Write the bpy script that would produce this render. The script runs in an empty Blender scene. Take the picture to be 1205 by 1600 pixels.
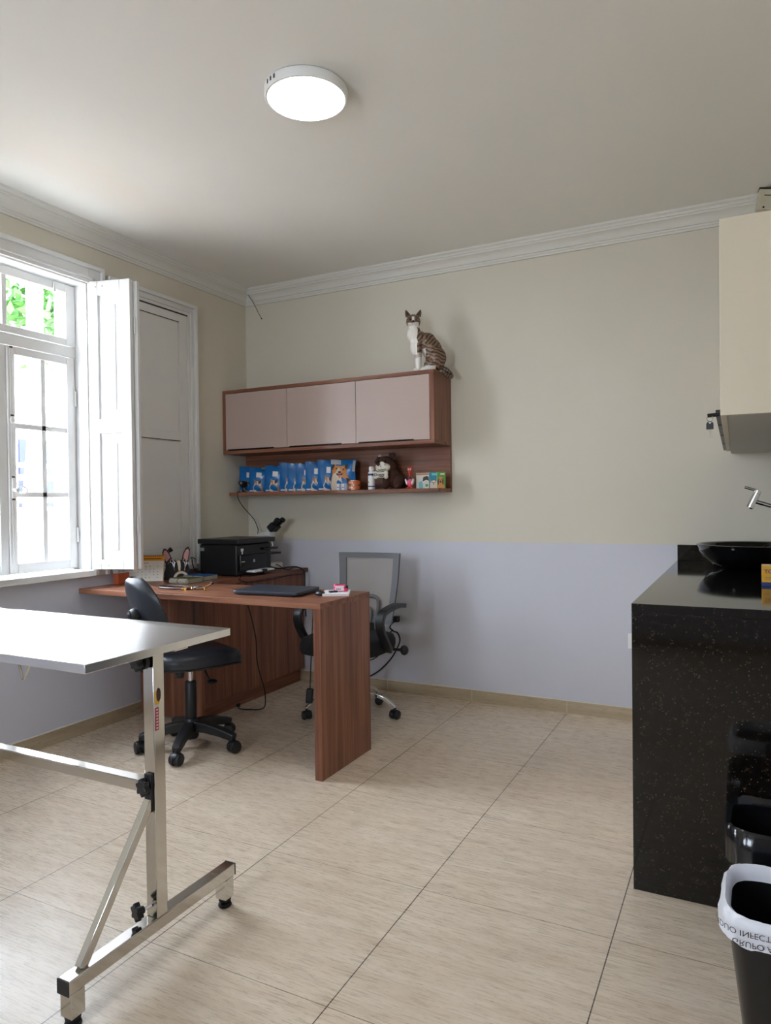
import bpy, bmesh, math, random
from mathutils import Vector, Matrix, noise as mnoise

random.seed(7)
C = bpy.context.scene
COL = C.collection
PI = math.pi

# ------------------------------------------------------------------ camera, world, exposure
def setup_camera():
    yaw, pitch, roll = -0.46991109, -0.0126988, -0.01214601
    cy, sy = math.cos(yaw), math.sin(yaw)
    f = Vector((sy * math.cos(pitch), cy * math.cos(pitch), math.sin(pitch)))
    r = Vector((cy, -sy, 0))
    u = r.cross(f)
    r2 = r * math.cos(roll) + u * math.sin(roll)
    u2 = -r * math.sin(roll) + u * math.cos(roll)
    cam = bpy.data.cameras.new('camera')
    o = bpy.data.objects.new('camera', cam)
    COL.objects.link(o)
    m = Matrix((r2, u2, -f)).transposed().to_4x4()
    m.translation = Vector((0, 0, 1.2))
    o.matrix_world = m
    cam.sensor_fit = 'HORIZONTAL'
    cam.sensor_width = 36
    cam.lens = 36 * 1099.0 / 1205.0
    cam.clip_start = 0.02
    C.camera = o
setup_camera()

C.view_settings.view_transform = 'Standard'
C.view_settings.look = 'None'
C.view_settings.gamma = 1
C.view_settings.exposure = 1.24
C.view_settings.use_curve_mapping = False
try:
    C.cycles.max_bounces = 10
    C.cycles.diffuse_bounces = 6
    C.cycles.transparent_max_bounces = 12
    C.cycles.sample_clamp_indirect = 6
    C.cycles.caustics_reflective = False
    C.cycles.caustics_refractive = False
except Exception:
    pass

W = bpy.data.worlds.new('sky')
C.world = W
W.use_nodes = True
bg = W.node_tree.nodes['Background']
bg.inputs[0].default_value = (0.81, 0.91, 1.05, 1)
bg.inputs[1].default_value = 14.5
SUN = bpy.data.lights.new('sun', 'SUN')
SUN.energy = 4.0
SUN.angle = 0.02
SUN.color = (1.0, 0.96, 0.9)
suno = bpy.data.objects.new('sun', SUN)
COL.objects.link(suno)
suno.rotation_euler = (math.radians(18), math.radians(42), 0)

XL, YB, XR, YF, ZC = -3.12, 4.0, 0.35, -1.6, 2.69

def portal(name, y0, y1, z0, z1):
    l = bpy.data.lights.new(name, 'AREA')
    l.shape = 'RECTANGLE'
    l.size = z1 - z0
    l.size_y = y1 - y0
    l.cycles.is_portal = True
    o = bpy.data.objects.new(name, l)
    COL.objects.link(o)
    o.location = (XL - 0.2, (y0 + y1) / 2, (z0 + z1) / 2)
    o.rotation_euler = (0, -PI / 2, 0)
portal('daylight_portal', 1.82, 2.65, 0.88, 2.39)
def portal_front(x0, x1, z0, z1):
    l = bpy.data.lights.new('fill_window_portal', 'AREA')
    l.shape = 'RECTANGLE'
    l.size = x1 - x0
    l.size_y = z1 - z0
    l.cycles.is_portal = True
    o = bpy.data.objects.new('fill_window_portal', l)
    COL.objects.link(o)
    o.location = ((x0 + x1) / 2, YF - 0.11, (z0 + z1) / 2)
    o.rotation_euler = (PI / 2, 0, 0)
    return o
portal_front(-1.80, -1.10, 0.95, 2.2)  # serves the fill window added behind the camera

# ------------------------------------------------------------------ materials
MATS = {}
def newmat(name):
    m = bpy.data.materials.new(name)
    m.use_nodes = True
    nt = m.node_tree
    return m, nt, nt.nodes['Principled BSDF']
def rgb(r, g, b):
    def s(c):
        c /= 255.0
        return c / 12.92 if c <= 0.04045 else ((c + 0.055) / 1.055) ** 2.4
    return (s(r), s(g), s(b), 1)
def M(name, col, rough=0.5, metal=0.0, spec=0.5, noise=0.0, nscale=30, bump=0.0, emit=None, coat=0.0):
    if name in MATS:
        return MATS[name]
    m, nt, b = newmat(name)
    b.inputs['Base Color'].default_value = col
    b.inputs['Roughness'].default_value = rough
    b.inputs['Metallic'].default_value = metal
    b.inputs['Specular IOR Level'].default_value = spec
    b.inputs['Coat Weight'].default_value = coat
    if emit:
        b.inputs['Emission Color'].default_value = emit[0]
        b.inputs['Emission Strength'].default_value = emit[1]
    if noise or bump:
        tc = nt.nodes.new('ShaderNodeTexCoord')
        n = nt.nodes.new('ShaderNodeTexNoise')
        n.inputs['Scale'].default_value = nscale
        n.inputs['Detail'].default_value = 4
        nt.links.new(tc.outputs['Object'], n.inputs['Vector'])
        if noise:
            mx = nt.nodes.new('ShaderNodeMixRGB')
            mx.inputs[1].default_value = tuple(c * (1 - noise) for c in col[:3]) + (1,)
            mx.inputs[2].default_value = tuple(min(1, c * (1 + noise)) for c in col[:3]) + (1,)
            nt.links.new(n.outputs['Fac'], mx.inputs[0])
            nt.links.new(mx.outputs[0], b.inputs['Base Color'])
        if bump:
            bp = nt.nodes.new('ShaderNodeBump')
            bp.inputs['Strength'].default_value = bump
            bp.inputs['Distance'].default_value = 0.002
            nt.links.new(n.outputs['Fac'], bp.inputs['Height'])
            nt.links.new(bp.outputs[0], b.inputs['Normal'])
    MATS[name] = m
    return m

class NT:
    """small helper to wire math nodes"""
    def __init__(s, nt):
        s.nt = nt
    def node(s, t, **kw):
        n = s.nt.nodes.new(t)
        for k, v in kw.items():
            setattr(n, k, v)
        return n
    def link(s, a, b):
        s.nt.links.new(a, b)
    def math(s, op, a, b=None, c=None):
        n = s.node('ShaderNodeMath', operation=op)
        for i, v in enumerate((a, b, c)):
            if v is None:
                continue
            if isinstance(v, (int, float)):
                n.inputs[i].default_value = v
            else:
                s.link(v, n.inputs[i])
        return n.outputs[0]
    def ramp(s, fac, stops):
        n = s.node('ShaderNodeValToRGB')
        e = n.color_ramp.elements
        e[0].position, e[0].color = stops[0]
        e[1].position, e[1].color = stops[-1]
        for p, c in stops[1:-1]:
            x = e.new(p)
            x.color = c
        s.link(fac, n.inputs[0])
        return n.outputs[0]
    def mix(s, fac, a, b):
        n = s.node('ShaderNodeMixRGB')
        if isinstance(fac, (int, float)):
            n.inputs[0].default_value = fac
        else:
            s.link(fac, n.inputs[0])
        for i, v in ((1, a), (2, b)):
            if isinstance(v, tuple):
                n.inputs[i].default_value = v
            else:
                s.link(v, n.inputs[i])
        return n.outputs[0]
    def pos(s):
        g = s.node('ShaderNodeNewGeometry')
        x = s.node('ShaderNodeSeparateXYZ')
        s.link(g.outputs['Position'], x.inputs[0])
        return g.outputs['Position'], x.outputs[0], x.outputs[1], x.outputs[2]
    def scaled(s, vec, sc):
        n = s.node('ShaderNodeMapping')
        n.inputs['Scale'].default_value = sc
        s.link(vec, n.inputs['Vector'])
        return n.outputs[0]
    def noise(s, vec, scale, detail=4, rough=0.5):
        n = s.node('ShaderNodeTexNoise')
        n.inputs['Scale'].default_value = scale
        n.inputs['Detail'].default_value = detail
        n.inputs['Roughness'].default_value = rough
        s.link(vec, n.inputs['Vector'])
        return n.outputs['Fac']

def wall_paint():
    m, nt, b = newmat('wall_paint')
    k = NT(nt)
    p, x, y, z = k.pos()
    f = k.math('GREATER_THAN', z, 0.961)
    n = k.noise(p, 3.0, 3)
    up = k.mix(n, rgb(203, 197, 181), rgb(208, 202, 187))
    lo = k.mix(n, rgb(195, 196, 207), rgb(200, 201, 211))
    k.link(k.mix(f, lo, up), b.inputs['Base Color'])
    b.inputs['Roughness'].default_value = 0.55
    bp = k.node('ShaderNodeBump')
    bp.inputs['Strength'].default_value = 0.04
    bp.inputs['Distance'].default_value = 0.002
    k.link(k.noise(p, 140, 2), bp.inputs['Height'])
    k.link(bp.outputs[0], b.inputs['Normal'])
    return m

def stone_tile(name, floor=True):
    m, nt, b = newmat(name)
    k = NT(nt)
    p, x, y, z = k.pos()
    if floor:
        v1 = k.scaled(p, (15, 180, 1))
        v2 = k.scaled(p, (3, 30, 1))
        v3 = k.scaled(p, (34, 300, 1))
    else:
        v1 = k.scaled(p, (3, 3, 60))
        v2 = k.scaled(p, (1, 1, 14))
        v3 = k.scaled(p, (14, 14, 190))
    n1 = k.noise(v1, 1.0, 6, 0.62)
    n2 = k.noise(v2, 1.0, 4, 0.55)
    n3 = k.noise(v3, 1.0, 3, 0.6)
    c1 = k.ramp(n2, [(0.3, rgb(160, 143, 117)), (0.5, rgb(174, 158, 132)), (0.7, rgb(188, 173, 148))] if not floor else [(0.3, rgb(196, 178, 157)), (0.5, rgb(208, 192, 171)), (0.7, rgb(217, 203, 184))])
    fl = k.ramp(n1, [(0.30, (0.78, 0.76, 0.72, 1)), (0.46, (1, 1, 1, 1)), (0.68, (1.07, 1.06, 1.05, 1))])
    mul = k.node('ShaderNodeMixRGB', blend_type='MULTIPLY')
    mul.inputs[0].default_value = 0.75
    k.link(c1, mul.inputs[1]); k.link(fl, mul.inputs[2])
    pit = k.ramp(n3, [(0.33, (0.42, 0.37, 0.31, 1)), (0.39, (1, 1, 1, 1))])
    mul2 = k.node('ShaderNodeMixRGB', blend_type='MULTIPLY')
    mul2.inputs[0].default_value = 0.6
    k.link(mul.outputs[0], mul2.inputs[1]); k.link(pit, mul2.inputs[2])
    col = mul2.outputs[0]
    def joint(coord, off, pitch, w):
        t = k.math('DIVIDE', k.math('ADD', coord, off), pitch)
        fr = k.math('FRACT', k.math('ADD', t, 100.5))
        d = k.math('ABSOLUTE', k.math('SUBTRACT', fr, 0.5))
        return k.math('LESS_THAN', d, w / pitch)
    if floor:
        jx = joint(x, 0.891, 0.567, 0.0016)
        jy = joint(y, -1.978, 0.565, 0.0011)
        col = k.mix(jx, col, rgb(78, 68, 56))
        col = k.mix(jy, col, rgb(112, 98, 80))
        # each tile a shade of its own
        tx = k.math('FLOOR', k.math('DIVIDE', k.math('ADD', x, 0.891), 0.567))
        ty = k.math('FLOOR', k.math('DIVIDE', k.math('ADD', y, -1.978), 0.565))
        h = k.math('FRACT', k.math('MULTIPLY', k.math('SINE', k.math('ADD', k.math('MULTIPLY', tx, 12.9), k.math('MULTIPLY', ty, 78.2))), 437.5))
        hv = k.node('ShaderNodeHueSaturation')
        k.link(k.math('ADD', 0.97, k.math('MULTIPLY', h, 0.06)), hv.inputs['Value'])
        k.link(col, hv.inputs['Color'])
        col = hv.outputs[0]
        rr = k.math('ADD', 0.20, k.math('MULTIPLY', n1, 0.16))
        k.link(rr, b.inputs['Roughness'])
    else:
        jx = joint(x, 0.891, 0.567, 0.0016)
        col = k.mix(jx, col, rgb(205, 195, 175))
        b.inputs['Roughness'].default_value = 0.35
    k.link(col, b.inputs['Base Color'])
    b.inputs['Specular IOR Level'].default_value = 0.5
    return m

def wood(name, dark, mid, light, axis='Z', rough=0.38):
    m, nt, b = newmat(name)
    k = NT(nt)
    p, x, y, z = k.pos()
    s = {'Z': (26, 26, 1.1), 'X': (1.1, 26, 26), 'Y': (26, 1.1, 26)}[axis]
    n1 = k.noise(k.scaled(p, s), 1.0, 6, 0.6)
    s2 = tuple(q * 6 if q > 5 else q * 2 for q in s)
    n2 = k.noise(k.scaled(p, s2), 1.0, 4, 0.6)
    mixn = k.math('ADD', k.math('MULTIPLY', n1, 0.65), k.math('MULTIPLY', n2, 0.35))
    c = k.ramp(mixn, [(0.34, dark), (0.5, mid), (0.66, light)])
    k.link(c, b.inputs['Base Color'])
    b.inputs['Roughness'].default_value = rough
    b.inputs['Specular IOR Level'].default_value = 0.35
    return m

def granite():
    m, nt, b = newmat('black_granite')
    k = NT(nt)
    p, x, y, z = k.pos()
    n1 = k.noise(p, 42, 8, 0.72)
    v = k.node('ShaderNodeTexVoronoi')
    v.inputs['Scale'].default_value = 120
    k.link(p, v.inputs['Vector'])
    n2 = k.noise(p, 120, 3, 0.6)
    base = k.ramp(n1, [(0.40, rgb(11, 10, 9)), (0.58, rgb(24, 20, 16)), (0.70, rgb(62, 50, 36)), (0.80, rgb(104, 88, 64))])
    sp = k.math('LESS_THAN', v.outputs['Distance'], 0.15)
    sp2 = k.math('MULTIPLY', sp, k.math('GREATER_THAN', n1, 0.50))
    c = k.mix(sp2, base, rgb(104, 98, 88))
    k.link(c, b.inputs['Base Color'])
    b.inputs['Roughness'].default_value = 0.06
    b.inputs['Specular IOR Level'].default_value = 0.5
    return m

def steel(name, col, rough, streak=0.06, axis='Z'):
    m, nt, b = newmat(name)
    k = NT(nt)
    p, x, y, z = k.pos()
    n = k.noise(k.scaled(p, {'Z': (160, 160, 3), 'X': (3, 160, 160), 'Y': (160, 3, 160)}[axis]), 1.0, 3)
    n2 = k.noise(p, 7, 5)
    b.inputs['Base Color'].default_value = col
    b.inputs['Metallic'].default_value = 1
    k.link(k.math('ADD', rough, k.math('ADD', k.math('MULTIPLY', n, streak), k.math('MULTIPLY', n2, streak))), b.inputs['Roughness'])
    return m

def seethrough(name, col, alpha, rough=0.8):
    m, nt, b = newmat(name)
    k = NT(nt)
    b.inputs['Base Color'].default_value = col
    b.inputs['Roughness'].default_value = rough
    t = k.node('ShaderNodeBsdfTransparent')
    mx = k.node('ShaderNodeMixShader')
    mx.inputs[0].default_value = alpha
    k.link(t.outputs[0], mx.inputs[1]); k.link(b.outputs[0], mx.inputs[2])
    k.link(mx.outputs[0], nt.nodes['Material Output'].inputs['Surface'])
    return m

def pane_glass():
    m, nt, b = newmat('window_glass')
    k = NT(nt)
    t = k.node('ShaderNodeBsdfTransparent')
    g = k.node('ShaderNodeBsdfGlossy')
    g.inputs['Roughness'].default_value = 0.02
    mx = k.node('ShaderNodeMixShader')
    mx.inputs[0].default_value = 0.05
    k.link(t.outputs[0], mx.inputs[1]); k.link(g.outputs[0], mx.inputs[2])
    k.link(mx.outputs[0], nt.nodes['Material Output'].inputs['Surface'])
    return m

def coat_material(name, rough=0.5, bump=0.0, bscale=300, coat=0.0):
    """colour comes from the coat pattern stored on the mesh"""
    m, nt, b = newmat(name)
    k = NT(nt)
    a = k.node('ShaderNodeAttribute', attribute_name='coat')
    k.link(a.outputs['Color'], b.inputs['Base Color'])
    b.inputs['Roughness'].default_value = rough
    b.inputs['Coat Weight'].default_value = coat
    if bump:
        tc = k.node('ShaderNodeTexCoord')
        bp = k.node('ShaderNodeBump')
        bp.inputs['Strength'].default_value = bump
        bp.inputs['Distance'].default_value = 0.004
        k.link(k.noise(tc.outputs['Object'], bscale, 3), bp.inputs['Height'])
        k.link(bp.outputs[0], b.inputs['Normal'])
    return m

PAINT = wall_paint()
FLOOR = stone_tile('travertine_floor_tile')
SKIRT = stone_tile('travertine_skirting_tile', False)
CEIL = M('ceiling_paint', rgb(231, 229, 223), 0.7, noise=0.015, nscale=3)
CORN = M('cornice_paint', rgb(212, 210, 202), 0.5)
GLOSSW = M('white_gloss_paint', rgb(224, 224, 223), 0.22, noise=0.02, nscale=12, bump=0.05)
WHITEP = M('white_plastic', rgb(228, 228, 226), 0.35)
D_, M_, L_ = rgb(88, 53, 39), rgb(126, 81, 60), rgb(154, 106, 81)
WOODZ = wood('walnut_upright', D_, M_, L_, 'Z')
WOODX = wood('walnut_across', D_, M_, L_, 'X')
WOODY = wood('walnut_along', D_, M_, L_, 'Y')
GRAN = granite()
STEEL = steel('stainless_steel_tube', (0.62, 0.60, 0.57, 1), 0.06, 0.06)
STEELT = steel('stainless_steel_sheet', (0.78, 0.78, 0.79, 1), 0.20, 0.03, 'X')
CHROME = M('chrome', (0.82, 0.82, 0.83, 1), 0.06, 1.0)
BLACKP = M('black_plastic', rgb(22, 23, 26), 0.42, noise=0.1, nscale=60)
BLACKR = M('black_rubber', rgb(16, 16, 17), 0.7)
LEATHER = M('black_leatherette', rgb(34, 38, 46), 0.36, noise=0.12, nscale=25, bump=0.25)
CLOTHB = M('black_seat_cloth', rgb(16, 17, 21), 0.9, bump=0.3, nscale=400)
GLASS = pane_glass()
TAUPE = M('taupe_door_lacquer', rgb(176, 156, 147), 0.35, noise=0.02, nscale=6)
BROWNM = M('dark_bronze_metal', rgb(64, 54, 46), 0.35, 0.7)
CREAM = M('cream_laminate', rgb(214, 203, 182), 0.4, noise=0.01, nscale=5)
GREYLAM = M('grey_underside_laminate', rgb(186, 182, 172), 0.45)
BRASS = M('brass', rgb(196, 152, 88), 0.25, 1.0)

# ------------------------------------------------------------------ mesh builder
class MB:
    def __init__(s):
        s.bm = bmesh.new()
        s.mi = 0
    def _new(s, verts, faces):
        vs = [s.bm.verts.new(v) for v in verts]
        out = []
        for f in faces:
            try:
                fc = s.bm.faces.new([vs[i] for i in f])
                fc.material_index = s.mi
                out.append(fc)
            except ValueError:
                pass
        return vs, out
    def box(s, x0, x1, y0, y1, z0, z1, mat=None):
        vs = [Vector((x, y, z)) for z in (z0, z1) for y in (y0, y1) for x in (x0, x1)]
        if mat is not None:
            vs = [mat @ v for v in vs]
        s._new(vs, [(0, 2, 3, 1), (4, 5, 7, 6), (0, 1, 5, 4), (2, 6, 7, 3), (0, 4, 6, 2), (1, 3, 7, 5)])
        return s
    def cbox(s, c, sx, sy, sz, rot=(0, 0, 0)):
        from mathutils import Euler
        m = Matrix.Translation(c) @ Euler(rot).to_matrix().to_4x4()
        return s.box(-sx / 2, sx / 2, -sy / 2, sy / 2, -sz / 2, sz / 2, m)
    def ring(s, pts):
        return [s.bm.verts.new(p) for p in pts]
    def loft(s, rings, cap0=True, cap1=True, closed=True):
        rs = [s.ring(r) for r in rings]
        n = len(rs[0])
        for a, b in zip(rs, rs[1:]):
            for i in range(n if closed else n - 1):
                j = (i + 1) % n
                f = s.bm.faces.new((a[i], a[j], b[j], b[i]))
                f.material_index = s.mi
        if cap0:
            f = s.bm.faces.new(list(reversed(rs[0]))); f.material_index = s.mi
        if cap1:
            f = s.bm.faces.new(rs[-1]); f.material_index = s.mi
        return s
    def cyl(s, p0, p1, r0, r1=None, n=20, cap0=True, cap1=True):
        r1 = r0 if r1 is None else r1
        p0, p1 = Vector(p0), Vector(p1)
        d = (p1 - p0).normalized()
        a = d.orthogonal().normalized()
        b = d.cross(a)
        mk = lambda p, r: [p + (a * math.cos(2 * PI * i / n) + b * math.sin(2 * PI * i / n)) * r for i in range(n)]
        return s.loft([mk(p0, r0), mk(p1, r1)], cap0, cap1)
    def tube(s, path, r, n=10, flat=None):
        path = [Vector(p) for p in path]
        rings = []
        prev = None
        for i, p in enumerate(path):
            t = (path[min(i + 1, len(path) - 1)] - path[max(i - 1, 0)])
            if t.length < 1e-9:
                continue
            t.normalize()
            if prev is None:
                a = t.orthogonal().normalized()
            else:
                a = prev - t * prev.dot(t)
                a = a.normalized() if a.length > 1e-6 else t.orthogonal().normalized()
            prev = a
            b = t.cross(a)
            rr = r(i / (len(path) - 1)) if callable(r) else r
            rings.append([p + (a * math.cos(2 * PI * k / n) + b * math.sin(2 * PI * k / n)) * rr for k in range(n)])
        return s.loft(rings)
    def sweep_rect(s, path, w, h, up=(0, 0, 1)):
        """rectangular bar along a path, w across, h along up"""
        path = [Vector(p) for p in path]
        up = Vector(up)
        rings = []
        for i, p in enumerate(path):
            t = (path[min(i + 1, len(path) - 1)] - path[max(i - 1, 0)]).normalized()
            side = t.cross(up).normalized()
            u = side.cross(t).normalized()
            ww = w(i / (len(path) - 1)) if callable(w) else w
            hh = h(i / (len(path) - 1)) if callable(h) else h
            rings.append([p + side * ww / 2 + u * hh / 2, p - side * ww / 2 + u * hh / 2, p - side * ww / 2 - u * hh / 2, p + side * ww / 2 - u * hh / 2])
        return s.loft(rings)
    def lathe(s, prof, c=(0, 0, 0), n=32, axis=None, sx=1.0, sy=1.0):
        c = Vector(c)
        rings = []
        q = Vector(axis).normalized().to_track_quat('Z', 'Y').to_matrix() if axis else None
        for r, z in prof:
            ring = []
            for i in range(n):
                v = Vector((max(r, 1e-4) * math.cos(2 * PI * i / n) * sx, max(r, 1e-4) * math.sin(2 * PI * i / n) * sy, z))
                ring.append(c + (q @ v if q else v))
            rings.append(ring)
        return s.loft(rings)
    def ell(s, c, r, rot=None, seg=18, rings=12):
        if isinstance(r, (int, float)):
            r = (r, r, r)
        m = Matrix.Translation(Vector(c))
        if rot is not None:
            from mathutils import Euler
            m = m @ (Euler(rot).to_matrix().to_4x4() if not isinstance(rot, Matrix) else rot.to_4x4())
        m = m @ Matrix.Diagonal((r[0], r[1], r[2], 1))
        res = bmesh.ops.create_uvsphere(s.bm, u_segments=seg, v_segments=rings, radius=1.0, matrix=m)
        for v in res['verts']:
            for f in v.link_faces:
                f.material_index = s.mi
        return s
    def prism(s, poly, m, depth):
        """2-D polygon (u, v) placed by 4x4 m (u->x, v->y), extruded along +z by depth"""
        a = [m @ Vector((u, v, 0)) for u, v in poly]
        b = [m @ Vector((u, v, depth)) for u, v in poly]
        return s.loft([a, b])
    def zprism(s, poly, z0, z1):
        return s.loft([[Vector((x, y, z0)) for x, y in poly], [Vector((x, y, z1)) for x, y in poly]])
    def face(s, pts):
        s._new(pts, [tuple(range(len(pts)))])
        return s
    def grid(s, fn, nu, nv):
        vs = [[s.bm.verts.new(fn(i / nu, j / nv)) for j in range(nv + 1)] for i in range(nu + 1)]
        for i in range(nu):
            for j in range(nv):
                f = s.bm.faces.new((vs[i][j], vs[i + 1][j], vs[i + 1][j + 1], vs[i][j + 1]))
                f.material_index = s.mi
        return s
    def xf(s, m):
        bmesh.ops.transform(s.bm, matrix=m, verts=s.bm.verts)
        return s

def smooth_path(pts, n=8):
    pts = [Vector(p) for p in pts]
    out = []
    for i in range(len(pts) - 1):
        p0, p1, p2, p3 = pts[max(i - 1, 0)], pts[i], pts[i + 1], pts[min(i + 2, len(pts) - 1)]
        for k in range(n):
            t = k / n
            out.append(0.5 * ((2 * p1) + (p2 - p0) * t + (2 * p0 - 5 * p1 + 4 * p2 - p3) * t * t + (3 * p1 - p0 - 3 * p2 + p3) * t ** 3))
    out.append(pts[-1])
    return out

def wmat(o):
    m = Matrix.Identity(4)
    while o is not None:
        m = o.matrix_basis @ m
        o = o.parent
    return m

def obj(name, mb, mats, parent=None, bevel=0.0, smooth=35, local=False, seg=2):
    bm = mb.bm if isinstance(mb, MB) else mb
    if parent is not None and not local:
        bmesh.ops.transform(bm, matrix=wmat(parent).inverted(), verts=bm.verts)
    bmesh.ops.recalc_face_normals(bm, faces=bm.faces)
    me = bpy.data.meshes.new(name)
    bm.to_mesh(me)
    bm.free()
    for m in (mats if isinstance(mats, (list, tuple)) else [mats]):
        me.materials.append(m)
    if smooth:
        for p in me.polygons:
            p.use_smooth = True
        me.set_sharp_from_angle(angle=math.radians(smooth))
    o = bpy.data.objects.new(name, me)
    COL.objects.link(o)
    if parent is not None:
        o.parent = parent
    if bevel:
        b = o.modifiers.new('bevel', 'BEVEL')
        b.width = bevel
        b.segments = seg
        b.limit_method = 'ANGLE'
        b.angle_limit = math.radians(40)
        b.harden_normals = False
    return o

def tag(o, label, cat, group=None):
    o['label'] = label
    o['category'] = cat
    if group:
        o['group'] = group
    return o
def thing(name, label, cat, loc=(0, 0, 0), rotz=0.0, group=None):
    o = bpy.data.objects.new(name, None)
    o.empty_display_size = 0.05
    COL.objects.link(o)
    o.location = loc
    o.rotation_euler = (0, 0, rotz)
    return tag(o, label, cat, group)
def struct(o):
    o['kind'] = 'structure'
    return o
def sempty(name, loc=(0, 0, 0)):
    o = bpy.data.objects.new(name, None)
    o.empty_display_size = 0.05
    COL.objects.link(o)
    o.location = loc
    return struct(o)

def dup(root, loc, rotz, label, group=None):
    r = root.copy()
    COL.objects.link(r)
    r.location = loc
    r.rotation_euler = (0, 0, rotz)
    r['label'] = label
    if group:
        r['group'] = group
    for ch in list(root.children):
        c = ch.copy()
        COL.objects.link(c)
        c.parent = r
        for g in list(ch.children):
            d = g.copy()
            COL.objects.link(d)
            d.parent = c
    return r

def organic(mb, voxel, smooth=4, color=None):
    """melt overlapping shapes into one continuous surface; returns a bmesh"""
    me = bpy.data.meshes.new('tmp')
    mb.bm.to_mesh(me)
    mb.bm.free()
    o = bpy.data.objects.new('tmp', me)
    COL.objects.link(o)
    r = o.modifiers.new('r', 'REMESH')
    r.mode = 'VOXEL'
    r.voxel_size = voxel
    s = o.modifiers.new('s', 'SMOOTH')
    s.factor = 0.5
    s.iterations = smooth
    dg = bpy.context.evaluated_depsgraph_get()
    me2 = bpy.data.meshes.new_from_object(o.evaluated_get(dg))
    bm = bmesh.new()
    bm.from_mesh(me2)
    bpy.data.objects.remove(o)
    bpy.data.meshes.remove(me)
    bpy.data.meshes.remove(me2)
    if color:
        lay = bm.verts.layers.float_color.new('coat')
        for v in bm.verts:
            c = color(v.co)
            v[lay] = (c[0], c[1], c[2], 1)
    return bm

def text_bm(txt, size, m, depth=0.0006, align='LEFT', mapfn=None):
    cu = bpy.data.curves.new('t', 'FONT')
    cu.body = txt
    cu.size = size
    cu.align_x = align
    cu.extrude = depth
    o = bpy.data.objects.new('t', cu)
    COL.objects.link(o)
    dg = bpy.context.evaluated_depsgraph_get()
    me = bpy.data.meshes.new_from_object(o.evaluated_get(dg))
    bm = bmesh.new()
    bm.from_mesh(me)
    bpy.data.objects.remove(o)
    bpy.data.curves.remove(cu)
    bpy.data.meshes.remove(me)
    if mapfn:
        for v in bm.verts:
            v.co = mapfn(v.co)
    else:
        bmesh.ops.transform(bm, matrix=m, verts=bm.verts)
    return bm

def frame_m(origin, xdir, ydir):
    x = Vector(xdir).normalized()
    y = Vector(ydir)
    y = (y - x * y.dot(x)).normalized()
    z = x.cross(y)
    m = Matrix((x, y, z)).transposed().to_4x4()
    m.translation = Vector(origin)
    return m

def rot_about(p, rz):
    return Matrix.Translation(Vector(p)) @ Matrix.Rotation(rz, 4, 'Z')

def superellipse(cx, cy, a, b, e, n=48, rz=0.0):
    out = []
    for i in range(n):
        t = 2 * PI * i / n
        c, s = math.cos(t), math.sin(t)
        x = a * math.copysign(abs(c) ** (2 / e), c)
        y = b * math.copysign(abs(s) ** (2 / e), s)
        out.append((cx + x * math.cos(rz) - y * math.sin(rz), cy + x * math.sin(rz) + y * math.cos(rz)))
    return out

# ------------------------------------------------------------------ room shell
WT = 0.25
mb = MB()
mb.box(XL - WT - 0.02, XR + 0.12, YF - 0.12, YB + 0.12, -0.12, 0.0)
struct(obj('floor', mb, FLOOR, smooth=0))
mb = MB()
mb.box(XL - WT, XR + 0.12, YF - 0.12, YB + 0.12, ZC, ZC + 0.12)
struct(obj('ceiling', mb, CEIL, smooth=0))
mb = MB()
mb.box(XL - WT, XR + 0.12, YB, YB + 0.12, 0, ZC)
struct(obj('wall_back', mb, PAINT, smooth=0))
mb = MB()
mb.box(XR, XR + 0.12, YF, YB, 0, ZC)
struct(obj('wall_right', mb, PAINT, smooth=0))
mb = MB()
for bx in ((XL - WT, -1.80, 0, ZC), (-1.10, XR + 0.12, 0, ZC), (-1.80, -1.10, 0, 0.95), (-1.80, -1.10, 2.2, ZC)):  # opening left for the added fill window
    mb.box(bx[0], bx[1], YF - 0.12, YF, bx[2], bx[3])
struct(obj('wall_front', mb, PAINT, smooth=0))
mb = MB()
OPEN = [(1.82, 2.65)]
Z0, Z1 = 0.86, 2.395
ys = YF
for a, b in OPEN:
    mb.box(XL - WT, XL, ys, a, 0, ZC)
    mb.box(XL - WT, XL, a, b, 0, Z0)
    mb.box(XL - WT, XL, a, b, Z1, ZC)
    ys = b
mb.box(XL - WT, XL, ys, YB, 0, ZC)
struct(obj('wall_left', mb, PAINT, smooth=0))

# cornice all round the room
mb = MB()
PROF = [(0, 2.592), (.012, 2.592), (.014, 2.602), (.019, 2.604), (.021, 2.613), (.028, 2.615), (.034, 2.628), (.047, 2.643), (.066, 2.653), (.069, 2.661), (.075, 2.663), (.077, 2.672), (.088, 2.680), (.092, 2.6895), (0, 2.6895)]
cor = [(XL, YF, 1, 1), (XR, YF, -1, 1), (XR, YB, -1, -1), (XL, YB, 1, -1)]
rings = [[Vector((x + sx * d, y + sy * d, z)) for d, z in PROF] for x, y, sx, sy in cor]
rs = [mb.ring(r) for r in rings]
n = len(PROF)
for a in range(4):
    for i in range(n):
        j = (i + 1) % n
        mb.bm.faces.new((rs[a][i], rs[a][j], rs[(a + 1) % 4][j], rs[(a + 1) % 4][i]))
struct(obj('trim_1', mb, CORN, smooth=25))

# stone skirting
SEAL = M('skirting_paint_line', rgb(214, 210, 200), 0.6)
for nm, bx in (('back', (XL, XR, YB - .012, YB)), ('left', (XL, XL + .012, YF, YB - .012)), ('right', (XR - .012, XR, YF, YB - .012)), ('front', (XL + .012, XR - .012, YF, YF + .012))):
    mb = MB(); mb.box(*bx, 0, 0.070)
    o = struct(obj('baseboard_' + nm, mb, SKIRT, smooth=0))
    mb = MB(); mb.box(*bx, 0.070, 0.0735)
    obj('paint_line', mb, SEAL, o, smooth=0)

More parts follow.
